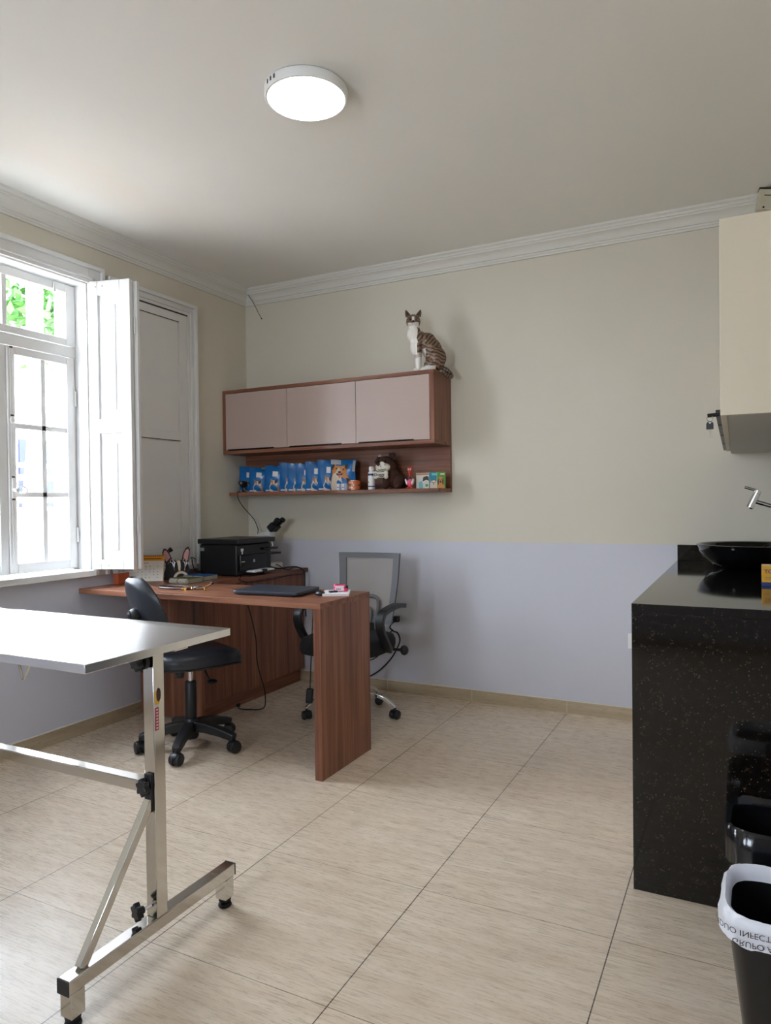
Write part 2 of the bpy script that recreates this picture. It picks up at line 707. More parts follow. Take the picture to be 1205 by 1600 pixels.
# ------------------------------------------------------------------ windows in the left wall
PB = M('window_bolt_gap', rgb(40, 38, 36), 0.6)
def casing(mb, y0, y1, z0, z1, w=0.095, out=0.022, bottom=False):
    """architrave round an opening: flat band and a raised outer bead"""
    for a, b, c, d in ((y0 - w, y0, z0, z1 + w), (y1, y1 + w, z0, z1 + w), (y0, y1, z1, z1 + w)):
        mb.box(XL, XL + out * .7, a, b, c, d)
    bw = 0.022
    for a, b, c, d in ((y0 - w, y0 - w + bw, z0, z1 + w), (y1 + w - bw, y1 + w, z0, z1 + w), (y0 - w + bw, y1 + w - bw, z1 + w - bw, z1 + w)):
        mb.box(XL + out * .7, XL + out * 1.5, a, b, c, d)
    bw2 = 0.012
    for a, b, c, d in ((y0 - .03, y0 - .03 + bw2, z0, z1 + .03), (y1 + .03 - bw2, y1 + .03, z0, z1 + .03), (y0 - .03, y1 + .03, z1 + .03 - bw2, z1 + .03)):
        mb.box(XL + out * .7, XL + out * 1.1, a, b, c, d)

SX0, SX1 = -3.245, -3.203      # thickness of the sashes
def open_window(name, y0, y1):
    w = sempty(name, (XL, (y0 + y1) / 2, Z0))
    mb = MB(); casing(mb, y0, y1, Z0 - .03, Z1)
    obj('architrave', mb, GLOSSW, w, bevel=.002)
    # lining of the reveal
    mb = MB()
    mb.box(XL - WT, XL, y0, y0 + .008, Z0, Z1); mb.box(XL - WT, XL, y1 - .008, y1, Z0, Z1)
    mb.box(XL - WT, XL, y0 + .008, y1 - .008, Z1 - .008, Z1)
    mb.box(XL - WT, XL - .02, y0 + .008, y1 - .008, Z0 - .0005, Z0 + .006)
    obj('reveal_lining', mb, GLOSSW, w, smooth=0)
    mb = MB(); mb.box(XL - .06, XL + .055, y0 - .06, y1 - .015, Z0 - .030, Z0 + .004)
    obj('window_sill', mb, GLOSSW, w, bevel=.004)
    ym = (y0 + y1) / 2
    a, b = y0 + .008, y1 - .008
    # fixed frame: transom rail and side posts
    mb = MB()
    mb.box(SX0 - .02, SX1 - .004, a, b, 2.000, 2.056)
    mb.box(SX0 - .02, SX1 - .01, a, a + .016, Z0 + .006, Z1 - .008)
    mb.box(SX0 - .02, SX1 - .01, b - .016, b, Z0 + .006, Z1 - .008)
    obj('fixed_frame', mb, GLOSSW, w, bevel=.003)
    def sash(nm, ya, yb, za, zb, st, sb, tp, cols, rows):
        mb = MB()
        mb.box(SX0, SX1, ya, ya + st, za, zb); mb.box(SX0, SX1, yb - st, yb, za, zb)
        mb.box(SX0, SX1, ya + st, yb - st, za, za + sb); mb.box(SX0, SX1, ya + st, yb - st, zb - tp, zb)
        s = obj(nm, mb, GLOSSW, w, bevel=.004)
        mb = MB()
        for yc in cols:
            mb.box(SX0 + .008, SX1 - .006, yc - .013, yc + .013, za + sb, zb - tp)
        for zc in rows:
            mb.box(SX0 + .008, SX1 - .006, ya + st, yb - st, zc - .013, zc + .013)
        if cols or rows:
            obj('glazing_bar', mb, GLOSSW, s, bevel=.002)
        ysplit = [ya + st] + list(cols) + [yb - st]
        zsplit = [za + sb] + list(rows) + [zb - tp]
        for i in range(len(ysplit) - 1):
            for j in range(len(zsplit) - 1):
                mb = MB()
                mb.box(-3.226, -3.223, ysplit[i] - .003, ysplit[i + 1] + .003, zsplit[j] - .003, zsplit[j + 1] + .003)
                obj('glass_pane', mb, GLASS, s, smooth=0)
        return s
    sash('transom_light', a + .002, b - .002, 2.060, Z1 - .012, .058, .036, .044, [ym], [])
    l = sash('casement', a + .016, ym - .001, Z0 + .010, 1.996, .045, .052, .04, [(a + ym) / 2 - .005], [1.606, 1.264])
    r = sash('casement', ym + .001, b - .016, Z0 + .010, 1.996, .045, .052, .04, [(b + ym) / 2 + .004], [1.606, 1.264])
    # espagnolette on the right-hand sash
    mb = MB()
    mb.cyl((SX1 + .010, ym + .014, .89), (SX1 + .010, ym + .014, 1.98), .005, n=8)
    mb.box(SX1, SX1 + .012, ym - .002, ym + .03, Z0 + .02, 1.985)
    e = obj('closing_strip', mb, GLOSSW, r, bevel=.002)
    mb = MB()
    mb.box(SX1 + .010, SX1 + .022, ym + .008, ym + .03, 1.245, 1.345)
    mb.cyl((SX1 + .016, ym + .019, 1.285), (SX1 + .045, ym + .019, 1.285), .010, n=12)
    mb.tube([(SX1 + .04, ym + .045 + .026 * math.cos(t), 1.285 + .018 * math.sin(t)) for t in [k * PI / 9 for k in range(19)]], .0035, n=8)
    mb.ell((SX1 + .014, ym + .018, 1.63), (.008, .014, .02), seg=12, rings=8)
    obj('window_latch', mb, WHITEP, r, bevel=.002)
    mb = MB()
    for z in (1.652, 1.350, 1.240, 1.986):
        mb.box(SX1 + .010, SX1 + .017, ym + .010, ym + .024, z - .004, z + .004)
    obj('bolt_gap', mb, PB, r, smooth=0)
    for z in (1.78, 1.05):
        mb = MB(); mb.cyl((SX1 + .003, b - .012, z - .04), (SX1 + .003, b - .012, z + .04), .006, n=10)
        obj('hinge', mb, GLOSSW, r)
    mb = MB(); mb.box(SX1, SX1 + .008, ym + .27, ym + .285, 2.325, 2.372)
    obj('transom_catch', mb, GLOSSW, w, bevel=.002)
    return w

def leaf_mesh(width, z0, z1, th, m, panels):
    """panelled shutter leaf in local axes: u along width, thickness along +n"""
    mb = MB()
    st = width * .24 if width < .4 else .075
    zs = [z0] + [q for p in panels for q in p] + [z1]
    mb.box(0, st, 0, th, z0, z1); mb.box(width - st, width, 0, th, z0, z1)
    for i in range(0, len(zs), 2):
        mb.box(st, width - st, 0, th, zs[i], zs[i + 1])
    for a, b in panels:
        mb.box(st, width - st, th * .38, th * .62, a, b)
        if width < .4:
            bx = .035 if width > .2 else .02
            mb.box(st + bx, width - st - bx * .9, th * .18, th * .82, a + .05, b - .05)
    return mb.xf(m)

w1 = open_window('window_1', 1.82, 2.65)
# open bi-fold shutter on the right of window 1
d = Vector((0.24, 0.068, 0)); wd = d.length
ang = math.atan2(d.y, d.x)
PN = [(0.915, 1.590), (1.665, 2.325)]
m = rot_about((XL + .002, 2.648, 0), ang)
sh = obj('shutter_leaf', leaf_mesh(wd, .863, 2.402, .030, m, PN), GLOSSW, w1, bevel=.003)
m2 = rot_about((XL + .002, 2.648, 0), ang) @ Matrix.Translation((.024, .040, 0))
sh2 = obj('shutter_leaf', leaf_mesh(wd - .006, .863, 2.400, .026, m2, PN), GLOSSW, w1, bevel=.003)
for z in (2.16, 1.10):
    mb = MB(); mb.cyl(m @ Vector((wd + .006, .034, z - .045)), m @ Vector((wd + .006, .034, z + .045)), .006, n=10)
    obj('hinge', mb, GLOSSW, sh)
mb = MB()
for u, v in ((.05, 2.37), (.09, 2.372), (.05, .885), (.10, .885)):
    mb.box(u - .004, u + .004, -.0015, .001, v - .004, v + .004, m)
obj('screw_plate', mb, M('worn_paint', rgb(170, 168, 164), .5), sh, smooth=0)
# left-hand shutter of window 1, folded against the wall out of the picture
mL = rot_about((XL + .002, 1.822, 0), -ang) @ Matrix.Translation((0, -.03, 0))
obj('shutter_leaf', leaf_mesh(wd, .863, 2.402, .030, mL, PN), GLOSSW, w1, bevel=.003)

# window 2: closed behind its shutter
w2 = sempty('window_2', (XL, 3.12, Z0))
mb = MB(); casing(mb, 2.845, 3.398, .83, 2.394, w=.072)
obj('architrave', mb, GLOSSW, w2, bevel=.002)
mL = Matrix(((0, -1, 0, XL + .0135), (1, 0, 0, 2.849), (0, 0, 1, 0), (0, 0, 0, 1)))
mb = leaf_mesh(.545, .865, 2.386, .014, mL, [(.940, 1.600), (1.655, 2.335)])
lf = obj('shutter_leaf', mb, GLOSSW, w2, bevel=.0015)
mb = MB()
mb.box(XL + .0128, XL + .0142, 2.93, 3.324, 2.3345, 2.3385)
mb.box(XL + .0128, XL + .0142, 2.93, 3.324, 1.598, 1.602)
mb.box(XL + .012, XL + .0146, 2.845, 3.398, 2.3855, 2.3945)
obj('shadow_gap', mb, PB, w2, smooth=0)
for z in (2.06, 1.50, 1.03):
    mb = MB(); mb.cyl((XL + .019, 3.392, z - .045), (XL + .019, 3.392, z + .045), .006, n=10)
    obj('hinge', mb, GLOSSW, w2)
mb = MB(); mb.box(XL - .001, XL + .04, 2.80, 3.46, .80, .832)
obj('window_sill', mb, GLOSSW, w2, bevel=.004)

# unseen window added behind the camera as fill light, plain two-light frame
w3 = sempty('added_fill_window', (-1.5, YF, 0.9))
mb = MB()
for a, b, c, d_ in ((-1.80, -1.74, .95, 2.2), (-1.16, -1.10, .95, 2.2), (-1.47, -1.43, 1.01, 2.14), (-1.74, -1.16, .95, 1.01), (-1.74, -1.16, 2.14, 2.2)):
    mb.box(a, b, YF - .09, YF - .04, c, d_)
obj('window_frame', mb, GLOSSW, w3, bevel=.003)
for a, b in ((-1.74, -1.47), (-1.43, -1.16)):
    mb = MB(); mb.box(a, b, YF - .067, YF - .063, 1.01, 2.14)
    obj('glass_pane', mb, GLASS, w3, smooth=0)

# ------------------------------------------------------------------ outdoors, seen through window 1
CONC = M('pale_concrete', rgb(205, 200, 190), .8, noise=.05, nscale=4)
WHITEX = M('white_masonry_paint', rgb(240, 240, 236), .7)
mb = MB(); mb.box(-16, XL - WT - .03, -8, 22, -.35, -.2)
struct(obj('ground', mb, CONC, smooth=0))
post = MB(); post.box(-4.25, -4.15, 3.111, 3.171, -.2, 3.3); post.box(-4.28, -4.12, 3.08, 3.20, -.2, .1)
tag(obj('porch_post', post, WHITEX, bevel=.008), 'square white porch post standing just outside the open window', 'post')
gw = thing('garden_wall', 'low cream street wall behind the white railing outside the window', 'wall', (-5.6, 5, -.2))
mb = MB(); mb.box(-5.7, -5.5, -1, 12, -.2, 1.16)
obj('wall_body', mb, M('cream_masonry', rgb(160, 128, 98), .8, noise=.03), gw, smooth=0)
mb = MB(); mb.box(-5.74, -5.46, -1, 12, 1.16, 1.20)
obj('coping', mb, WHITEX, gw, bevel=.01)
rl = thing('street_railing', 'white metal railing with curved tops on the low street wall', 'railing', (-5.6, 5, 1.2))
mb = MB()
for z in (1.24, 1.55):
    mb.box(-5.62, -5.58, 1, 9, z, z + .04)
obj('rail', mb, WHITEX, rl, bevel=.004)
for i in range(26):
    y = 3.2 + i * .13
    s = -1 if i % 2 else 1
    mb = MB()
    mb.tube(smooth_path([(-5.6, y, 1.20), (-5.6, y, 1.72), (-5.6, y + .03 * s, 1.82), (-5.6, y + .10 * s, 1.88)], 4), .016, n=6)
    obj('railing_bar', mb, WHITEX, rl)
hs = thing('house', 'pale house across the street with blue shutters', 'house', (-10.2, 7, -.2))
mb = MB(); mb.box(-12, -9.6, 2, 14, -.2, 3.35)
obj('facade', mb, WHITEX, hs, smooth=0)
mb = MB(); mb.box(-9.6, -9.45, 2, 14, 3.28, 3.40)
obj('eaves_band', mb, M('grey_stone_band', rgb(190, 190, 186), .8), hs, bevel=.01)
BLUS = M('teal_blind', rgb(34, 84, 96), .7)
DARKW = M('dark_street_glass', rgb(52, 58, 84), .7, spec=.1)
for y0, y1, z0, z1, mt in ((6.52, 6.78, 2.55, 3.0, BLUS), (7.62, 7.95, 2.6, 2.95, BLUS)):
    mb = MB(); mb.box(-9.62, -9.57, y0, y1, z0, z1)
    f = obj('window', mb, mt, hs, smooth=0)
    mb = MB(); mb.box(-9.6, -9.54, y0 - .06, y1 + .06, z0 - .08, z0)
    obj('ledge', mb, WHITEX, f, smooth=0)
for y0, y1, z0, z1 in ((6.62, 6.80, 1.62, 2.22), (6.86, 7.02, 1.62, 2.22), (7.22, 7.42, 1.60, 2.22), (7.48, 7.66, 1.60, 2.22)):
    mb = MB(); mb.box(-9.62, -9.56, y0, y1, z0, z1)
    obj('shop_window', mb, DARKW, hs, smooth=0)
ORG = M('orange_vehicle_paint', rgb(150, 36, 12), .5)
cr = thing('parked_car', 'orange car parked in the street beyond the white railing', 'car', (-8, 5.6, -.2))
mb = MB()
prof = [(-1.9, .35), (-1.95, .75), (-1.2, .95), (-.7, 1.42), (.9, 1.42), (1.5, .98), (1.95, .85), (1.95, .35)]
mb.loft([[Vector((x, 5.6 + u, v * 1.25 - .2)) for u, v in prof] for x in (-8.75, -7.25)])
obj('body', mb, ORG, cr, bevel=.06)
mb = MB()
mb.loft([[Vector((x, 5.6 + u, v * 1.25 - .2)) for u, v in [(-1.0, .97), (-.62, 1.36), (.1, 1.36), (.1, .97)]] for x in (-7.25, -7.235)])
mb.loft([[Vector((x, 5.6 + u, v * 1.25 - .2)) for u, v in [(.18, .97), (.18, 1.36), (.82, 1.36), (1.25, .97)]] for x in (-7.25, -7.235)])
obj('side_glass', mb, DARKW, cr, smooth=0)
for u in (-1.2, 1.25):
    for x in (-7.42, -8.72):
        mb = MB(); mb.cyl((x, 5.6 + u, .12), (x + .18, 5.6 + u, .12), .31, n=24)
        obj('wheel', mb, BLACKR, cr)
tr = thing('hibiscus_tree', 'leafy green tree with a red flower behind the transom panes', 'tree', (-6.6, 4.9, -.2))
mb = MB(); mb.tube(smooth_path([(-6.6, 4.9, -.2), (-6.65, 4.85, 1.2), (-6.6, 4.95, 2.6), (-6.55, 4.9, 3.6)]), lambda t: .06 * (1 - .6 * t), n=8)
obj('trunk', mb, M('tree_bark', rgb(120, 100, 80), .9, bump=.4), tr)
mb = MB()
for i in range(620):
    c = Vector((-6.6 + random.gauss(0, .25), 4.98 + random.gauss(0, .30), 3.32 + random.gauss(0, .27)))
    a = Vector((random.gauss(0, 1), random.gauss(0, 1), random.gauss(0, .6))).normalized()
    q = a.orthogonal().normalized()
    L = random.uniform(.055, .095)
    mb.face([c - a * L, c - q * L * .5 - a * L * .2, c + a * L, c + q * L * .5 - a * L * .2])
o = obj('leaves', mb, M('hibiscus_leaf', rgb(44, 92, 22), .7, noise=.3, nscale=3), tr, smooth=0)
o['kind'] = 'stuff'
mb = MB()
for k in range(5):
    a = 2 * PI * k / 5
    mb.ell((-6.1, 5.14 + .05 * math.cos(a), 3.33 + .05 * math.sin(a)), (.015, .045, .045), seg=10, rings=6)
obj('flower', mb, M('red_petal', rgb(150, 26, 20), .5), tr)

# ------------------------------------------------------------------ ceiling lamp
lp = thing('ceiling_lamp', 'round white surface-mounted ceiling lamp, switched on', 'lamp', (-1.392, 2.152, ZC))
mb = MB(); mb.lathe([(.10, -.001), (.146, -.001), (.150, -.006), (.150, -.030), (.146, -.036), (.139, -.0365), (.137, -.030), (.10, -.030)], (-1.392, 2.152, ZC), 64)
obj('lamp_rim', mb, WHITEP, lp)
mb = MB(); mb.lathe([(.0, -.031), (.1365, -.031), (.134, -.0355), (.10, -.0375), (0, -.0385)], (-1.392, 2.152, ZC), 64)
obj('diffuser', mb, M('lit_diffuser', rgb(255, 255, 255), .4, emit=((1, .985, .96, 1), 11.0)), lp)
mb = MB()
for k, a in enumerate((-2.36, -2.33, -2.21, -2.185, -2.08, -2.05)):
    mt = Matrix.Translation((-1.392, 2.152, ZC)) @ Matrix.Rotation(a + .25, 4, 'Z')
    mb.box(.1485, .1512, -.0022, .0022, -.024, -.010, mt)
obj('vent_slot', mb, M('slot_grey', rgb(70, 70, 70), .6), lp, smooth=0)

# ------------------------------------------------------------------ corner junction box and hanging wire
jb = thing('junction_box', 'small beige box stuck to the ceiling at the cornice, above the white cabinet', 'box', (.10, 3.86, 2.6))
mj = Matrix.Translation((.115, 3.872, 2.635)) @ Matrix.Rotation(math.radians(9), 4, 'Y') @ Matrix.Rotation(math.radians(8), 4, 'Z')
mb = MB(); mb.box(-.045, .055, -.022, .022, -.053, .044, mj)
obj('casing', mb, M('beige_plastic', rgb(186, 180, 160), .5, noise=.1, nscale=40), jb, bevel=.003)
mb = MB(); mb.box(-.047, .057, -.024, .024, .0443, .050, mj)
obj('back_plate', mb, BROWNM, jb, smooth=0)
for x in (-.015, .03):
    mb = MB(); mb.cyl(mj @ Vector((x, -.022, -.042)), mj @ Vector((x, -.0235, -.042)), .005, n=10)
    obj('screw', mb, BLACKP, jb)
mb = MB(); mb.box(-.02, .02, -.0232, -.022, .012, .016, mj)
obj('embossed_mark', mb, BROWNM, jb, smooth=0)
wr = MB(); wr.tube(smooth_path([(-3.028, 3.91, 2.645), (-3.005, 3.935, 2.60), (-2.975, 3.95, 2.53), (-2.949, 3.955, 2.482)]), .0022, n=6)
wr.ell((-2.948, 3.955, 2.480), .005, seg=8, rings=6)
tag(obj('loose_wire', wr, BROWNM), 'thin loose wire dangling from the cornice in the room corner', 'wire')

# ------------------------------------------------------------------ wall cupboard with shelf
wc = thing('wall_cupboard', 'walnut wall cupboard with three taupe doors and an open shelf beneath', 'cupboard', (-2.35, YB, 1.26))
Y0, ZT, ZB = 3.735, 1.966, 1.541
XA, XB = XL + .003, -1.575
th = .022
YBK = YB - .001
mb = MB()
mb.box(XA, XB, Y0, YBK, ZT - th, ZT); obj('top_panel', mb, WOODX, wc, bevel=.001)
mb = MB(); mb.box(XA, XB, Y0, YBK, ZB, ZB + th); obj('bottom_panel', mb, WOODX, wc, bevel=.001)
mb = MB(); mb.box(XA, XA + th, Y0, YBK, ZB + th, ZT - th); obj('side_panel', mb, WOODZ, wc, bevel=.001)
mb = MB(); mb.box(XB - th - .008, XB, Y0, YBK, ZB + th, ZT - th); obj('side_panel', mb, WOODZ, wc, bevel=.001)
mb = MB(); mb.box(XA + th, XB - th - .008, YB - .02, YBK, ZB + th, ZT - th); obj('back_panel', mb, WOODX, wc, smooth=0)
mb = MB(); mb.box(XA, XB, YB - .022, YBK, 1.262, ZB); obj('back_panel', mb, WOODX, wc, bevel=.001)
mb = MB(); mb.box(XA, XB, 3.79, YB - .022, 1.262, 1.284); obj('shelf_board', mb, WOODX, wc, bevel=.001)
xs = [XA + th, -2.598, -2.093, XB - th - .008]
for i in range(3):
    a, b = xs[i] + .0015, xs[i + 1] - .0015
    mb = MB(); mb.box(a, b, Y0 + .002, Y0 + .02, ZB + th + .003, ZT - th - .002)
    dr = obj('cupboard_door', mb, TAUPE, wc, bevel=.001)
    mb = MB()
    mb.box(a + .02, b - .10, Y0 - .006, Y0 + .002, ZB + th + .001, ZB + th + .006)
    mb.box(a + .02, b - .10, Y0 - .006, Y0 - .004, ZB + th + .001, ZB + th + .009)
    obj('edge_handle', mb, BROWNM, dr, bevel=.001)

# ------------------------------------------------------------------ desk
dk = thing('desk', 'L-shaped walnut desk with a thick end panel', 'desk', (-2.3, 2.79, 0))
zt = .770
mb = MB(); mb.box(XL + .003, -1.622, 2.562, 3.012, zt - .026, zt)
obj('desktop', mb, WOODX, dk, bevel=.0012)
mb = MB(); mb.box(-1.660, -1.6225, 2.564, 3.010, 0.0, zt - .0265)
obj('end_panel', mb, WOODZ, dk, bevel=.0012)
mb = MB(); mb.box(XL + .003, -2.622, 3.0125, YB - .003, zt - .026, zt)
obj('return_top', mb, WOODY, dk, bevel=.0012)
# base cabinet under the return
mb = MB(); mb.box(XL + .013, -2.668, 2.985, YB - .013, .090, zt - .0265)
bc = obj('base_cabinet', mb, WOODZ, dk, bevel=.001)
mb = MB(); mb.box(XL + .013, -2.690, 3.005, YB - .013, .0, .090)
obj('toe_kick', mb, WOODY, dk, smooth=0)
for a, b in ((2.985, 3.43), (3.433, 3.98)):
    mb = MB(); mb.box(-2.668, -2.650, a, b, .093, zt - .03)
    obj('cabinet_door', mb, WOODZ, dk, bevel=.001)
mb = MB(); mb.box(XL + .013, -2.700, 2.967, 2.985, .012, zt - .03)
obj('cabinet_end', mb, WOODZ, dk, bevel=.001)
mb = MB(); mb.box(-2.700, -2.697, 2.966, 2.9855, .012, zt - .03)
obj('panel_joint', mb, BLACKP, dk, smooth=0)
mb = MB(); mb.box(-2.697, -2.650, 2.967, 2.985, .012, zt - .03)
obj('corner_post', mb, WOODZ, dk, bevel=.001)

# ------------------------------------------------------------------ casters shared by both chairs
def caster_mb(p, a, r=.030, w=.052):
    """twin-wheel caster; p on the floor, a = heading"""
    mb = MB()
    d = Vector((math.cos(a), math.sin(a), 0)); s = Vector((-d.y, d.x, 0))
    c = Vector(p) + Vector((0, 0, r))
    for sg in (-1, 1):
        q = c + s * sg * w * .28
        h = s * w * .22
        mb.lathe([(0, -w * .22), (r * .55, -w * .22), (r * .9, -w * .2), (r, -w * .08), (r, w * .08), (r * .9, w * .2), (r * .55, w * .22), (0, w * .22)], q, 20, axis=s)
    mb.cyl(c - s * w * .12, c + s * w * .12, r * .8, n=14)
    # hood over the wheels
    mb.grid(lambda u, v: c + s * (u - .5) * w * .5 + (d * math.cos(PI * (.1 + .75 * v)) + Vector((0, 0, 1)) * math.sin(PI * (.1 + .75 * v))) * r * 1.08, 4, 8)
    mb.cyl(c + Vector((0, 0, r * .6)) , c + Vector((0, 0, r * 1.75)), .0075, n=10)
    return mb

# ------------------------------------------------------------------ black task chair (left)
tc = thing('task_chair', 'small black leatherette office chair in front of the desk', 'chair', (-2.440, 2.652, 0), math.radians(66))
LT = Matrix.Translation(tc.location) @ Matrix.Rotation(tc.rotation_euler.z, 4, 'Z')
def TL(x, y, z):
    return LT @ Vector((x, y, z))
th0 = math.radians(8)
R5 = .235
mb = MB(); mb.lathe([(0, .052), (.03, .050), (.036, .06), (.036, .135), (.030, .150), (0, .150)], LT @ Vector((0, 0, 0)), 24)
hub = obj('base_hub', mb, BLACKP, tc)
for k in range(5):
    a = th0 + k * 2 * PI / 5
    dv = Vector((math.cos(a), math.sin(a), 0))
    o0 = Vector((tc.location.x, tc.location.y, 0))
    mb = MB()
    mb.sweep_rect([o0 + dv * t * R5 + Vector((0, 0, z)) for t, z in ((.08, .112), (.35, .110), (.7, .096), (.95, .080), (1.04, .074))],
                  lambda t: .050 - .012 * t, lambda t: .052 - .022 * t)
    obj('base_arm', mb, BLACKP, tc, bevel=.006, seg=3)
    obj('caster', caster_mb(o0 + dv * (R5 + .005), a + (1.1, 2.2, .4, 1.9, 2.8)[k]), BLACKP, tc)
mb = MB(); mb.lathe([(0, .15), (.026, .15), (.028, .158), (.028, .325), (.024, .332), (0, .332)], (tc.location.x, tc.location.y, 0), 24)
obj('column_cover', mb, BLACKP, tc)
mb = MB(); mb.cyl((tc.location.x, tc.location.y, .325), (tc.location.x, tc.location.y, .425), .0125, n=20)
obj('gas_piston', mb, CHROME, tc)
mb = MB()
mb.box(-.10, .09, -.055, .055, .412, .436, LT)
mb.box(-.20, -.06, -.030, .030, .408, .432, LT)
obj('seat_plate', mb, BLACKP, tc, bevel=.004)
mb = MB()
mb.tube([TL(.02, -.03, .42), TL(.03, -.09, .405), TL(.035, -.12, .37), TL(.04, -.135, .352)], .005, n=8)
mb.ell(TL(.045, -.15, .350), (.026, .026, .010), seg=14, rings=8)
obj('height_lever', mb, BLACKP, tc)
mb = MB(); mb.cyl(TL(-.10, -.11, .425), TL(-.10, -.11, .385), .022, .019, n=12)
obj('tension_knob', mb, BLACKP, tc, bevel=.003)
# seat cushion
def seat_ring(k, z, drop, ex=3.0, a=.225, b=.225):
    ring = []
    for x, y in superellipse(.005, 0, a * k, b * k, ex, 48):
        fx = max(0, (x - .10) / .14)
        ring.append(TL(x, y, z - drop * fx * fx))
    return ring
mb = MB()
mb.loft([seat_ring(.90, .437, .035), seat_ring(.985, .440, .036), seat_ring(1.0, .452, .036), seat_ring(1.0, .470, .038), seat_ring(.975, .488, .040), seat_ring(.90, .500, .040), seat_ring(.7, .505, .036), seat_ring(.35, .502, .03)])
st = obj('seat', mb, LEATHER, tc, smooth=60)
mb = MB()
mb.loft([seat_ring(.93, .428, .030), seat_ring(.985, .430, .032), seat_ring(.99, .4375, .034), seat_ring(.92, .4375, .033)])
obj('seat_shell', mb, BLACKP, tc, smooth=60)
# back rest: shallow shell leaning back, widest low down and rounded off at the top
def back_pt(u, v, off):
    # u -1..1 across, v 0..1 up
    wv = .195 * (1 - max(0, (v - .38) / .66) ** 2.3) ** .55 * (.86 + .14 * min(1, v / .35))
    z = .565 + .300 * v
    lean = -.205 - .085 * v + .03 * (1 - v) ** 2
    curve = .035 * (u * u)
    bul = math.sqrt(max(0, 1 - u ** 4)) * math.sqrt(max(0.0, 1 - (2 * v - 1) ** 6))
    return TL(lean + curve + off * bul, u * wv, z)
mb = MB()
N = 22
mb.grid(lambda i, j: back_pt(2 * i - 1, .001 + .998 * j, .030), N, N)
mb.grid(lambda i, j: back_pt(1 - 2 * i, .001 + .998 * j, -.026), N, N)
bmesh.ops.remove_doubles(mb.bm, verts=mb.bm.verts, dist=.0008)
obj('backrest', mb, LEATHER, tc, smooth=70)
# curved bar with rubber bellows that carries the back rest
mb = MB()
path = smooth_path([TL(-.12, 0, .42), TL(-.21, 0, .425), TL(-.275, 0, .47), TL(-.285, 0, .56), TL(-.268, 0, .655)], 6)
mb.sweep_rect(path, .045, .010, up=(LT.to_3x3() @ Vector((0, 1, 0))))
obj('back_bar', mb, BLACKP, tc)
mb = MB()
bel = smooth_path([TL(-.272, 0, .475), TL(-.286, 0, .55), TL(-.276, 0, .66)], 14)
mb.tube(bel, lambda t: .030 + .0055 * math.cos(t * PI * 2 * 8), n=18)
obj('rubber_bellows', mb, BLACKR, tc, smooth=80)
mb = MB(); mb.ell(TL(-.268, 0, .690), (.036, .036, .032))
mb.cyl(TL(-.25, 0, .69), TL(-.30, 0, .69), .022, n=18)
obj('adjuster_knob', mb, BLACKP, tc)

# ------------------------------------------------------------------ mesh chair behind the desk
mc = thing('mesh_office_chair', 'grey mesh-backed office chair with black arms behind the desk', 'chair', (-1.985, 3.455, 0), math.radians(-90))
LM = Matrix.Translation(mc.location) @ Matrix.Rotation(mc.rotation_euler.z, 4, 'Z')
def ML(x, y, z):
    return LM @ Vector((x, y, z))
o0 = Vector((mc.location.x, mc.location.y, 0))
for k in range(5):
    a = math.radians(8) + k * 2 * PI / 5
    dv = Vector((math.cos(a), math.sin(a), 0))
    mb = MB()
    mb.sweep_rect(smooth_path([o0 + dv * t * .255 + Vector((0, 0, z)) for t, z in ((.08, .120), (.35, .132), (.7, .118), (.93, .082), (1.03, .062))], 5),
                  lambda t: .036 - .012 * t, lambda t: .026 - .010 * t)
    obj('base_arm', mb, CHROME, mc, bevel=.004, seg=3)
    obj('caster', caster_mb(o0 + dv * .258, a + (1.3, 2.0, .4, 1.7, .9)[k], r=.025, w=.052), BLACKP, mc)
mb = MB(); mb.lathe([(0, .085), (.034, .085), (.038, .1), (.034, .15), (0, .15)], o0, 24)
obj('base_hub', mb, CHROME, mc)
mb = MB(); mb.lathe([(0, .12), (.025, .15), (.025, .27), (.014, .275), (.014, .37), (0, .37)], o0, 20)
obj('gas_column', mb, BLACKP, mc)
mb = MB(); mb.box(-.12, .10, -.09, .09, .345, .372, LM)
obj('seat_plate', mb, BLACKP, mc, bevel=.004)
mb = MB()
def mring(k, z, d=0):
    return [ML(x, y, z - d * max(0, (x - .12) / .13) ** 2) for x, y in superellipse(.03, 0, .235 * k, .240 * k, 3.4, 44)]
mb.loft([mring(.88, .372), mring(.98, .378), mring(1, .400, .01), mring(1, .430, .02), mring(.96, .452, .02), mring(.86, .462, .02), mring(.5, .464, .01)])
obj('seat', mb, CLOTHB, mc, smooth=60)
# mesh back: frame and see-through net
MESHF = M('grey_mesh_frame', rgb(98, 99, 102), .6, noise=.06, nscale=200)
NET = seethrough('grey_mesh_net', rgb(150, 144, 141), .84)
def bp(u, v, off=0.0):
    # u -1..1 across, v 0..1 up
    hw = .192 + .012 * v - .012 * (1 - v)
    z = .500 + .405 * v
    x = -.185 - .075 * v + .055 * math.sin(PI * v) * -.35 + .03 * u * u
    return ML(x + off, u * hw, z)
def frame_loop(a, v0, v1, off, n=16):
    pts = []
    for i in range(n): pts.append(bp(-a + 2 * a * i / n, v1, off))
    for i in range(n): pts.append(bp(a, v1 - (v1 - v0) * i / n, off))
    for i in range(n): pts.append(bp(a - 2 * a * i / n, v0, off))
    for i in range(n): pts.append(bp(-a, v0 + (v1 - v0) * i / n, off))
    return pts
mb = MB()
lo = [frame_loop(1.0, 0.0, 1.0, .008), frame_loop(.79, .12, .925, .010), frame_loop(.79, .12, .925, -.010), frame_loop(1.0, 0.0, 1.0, -.010)]
rs = [mb.ring(r) for r in lo]
nn = len(lo[0])
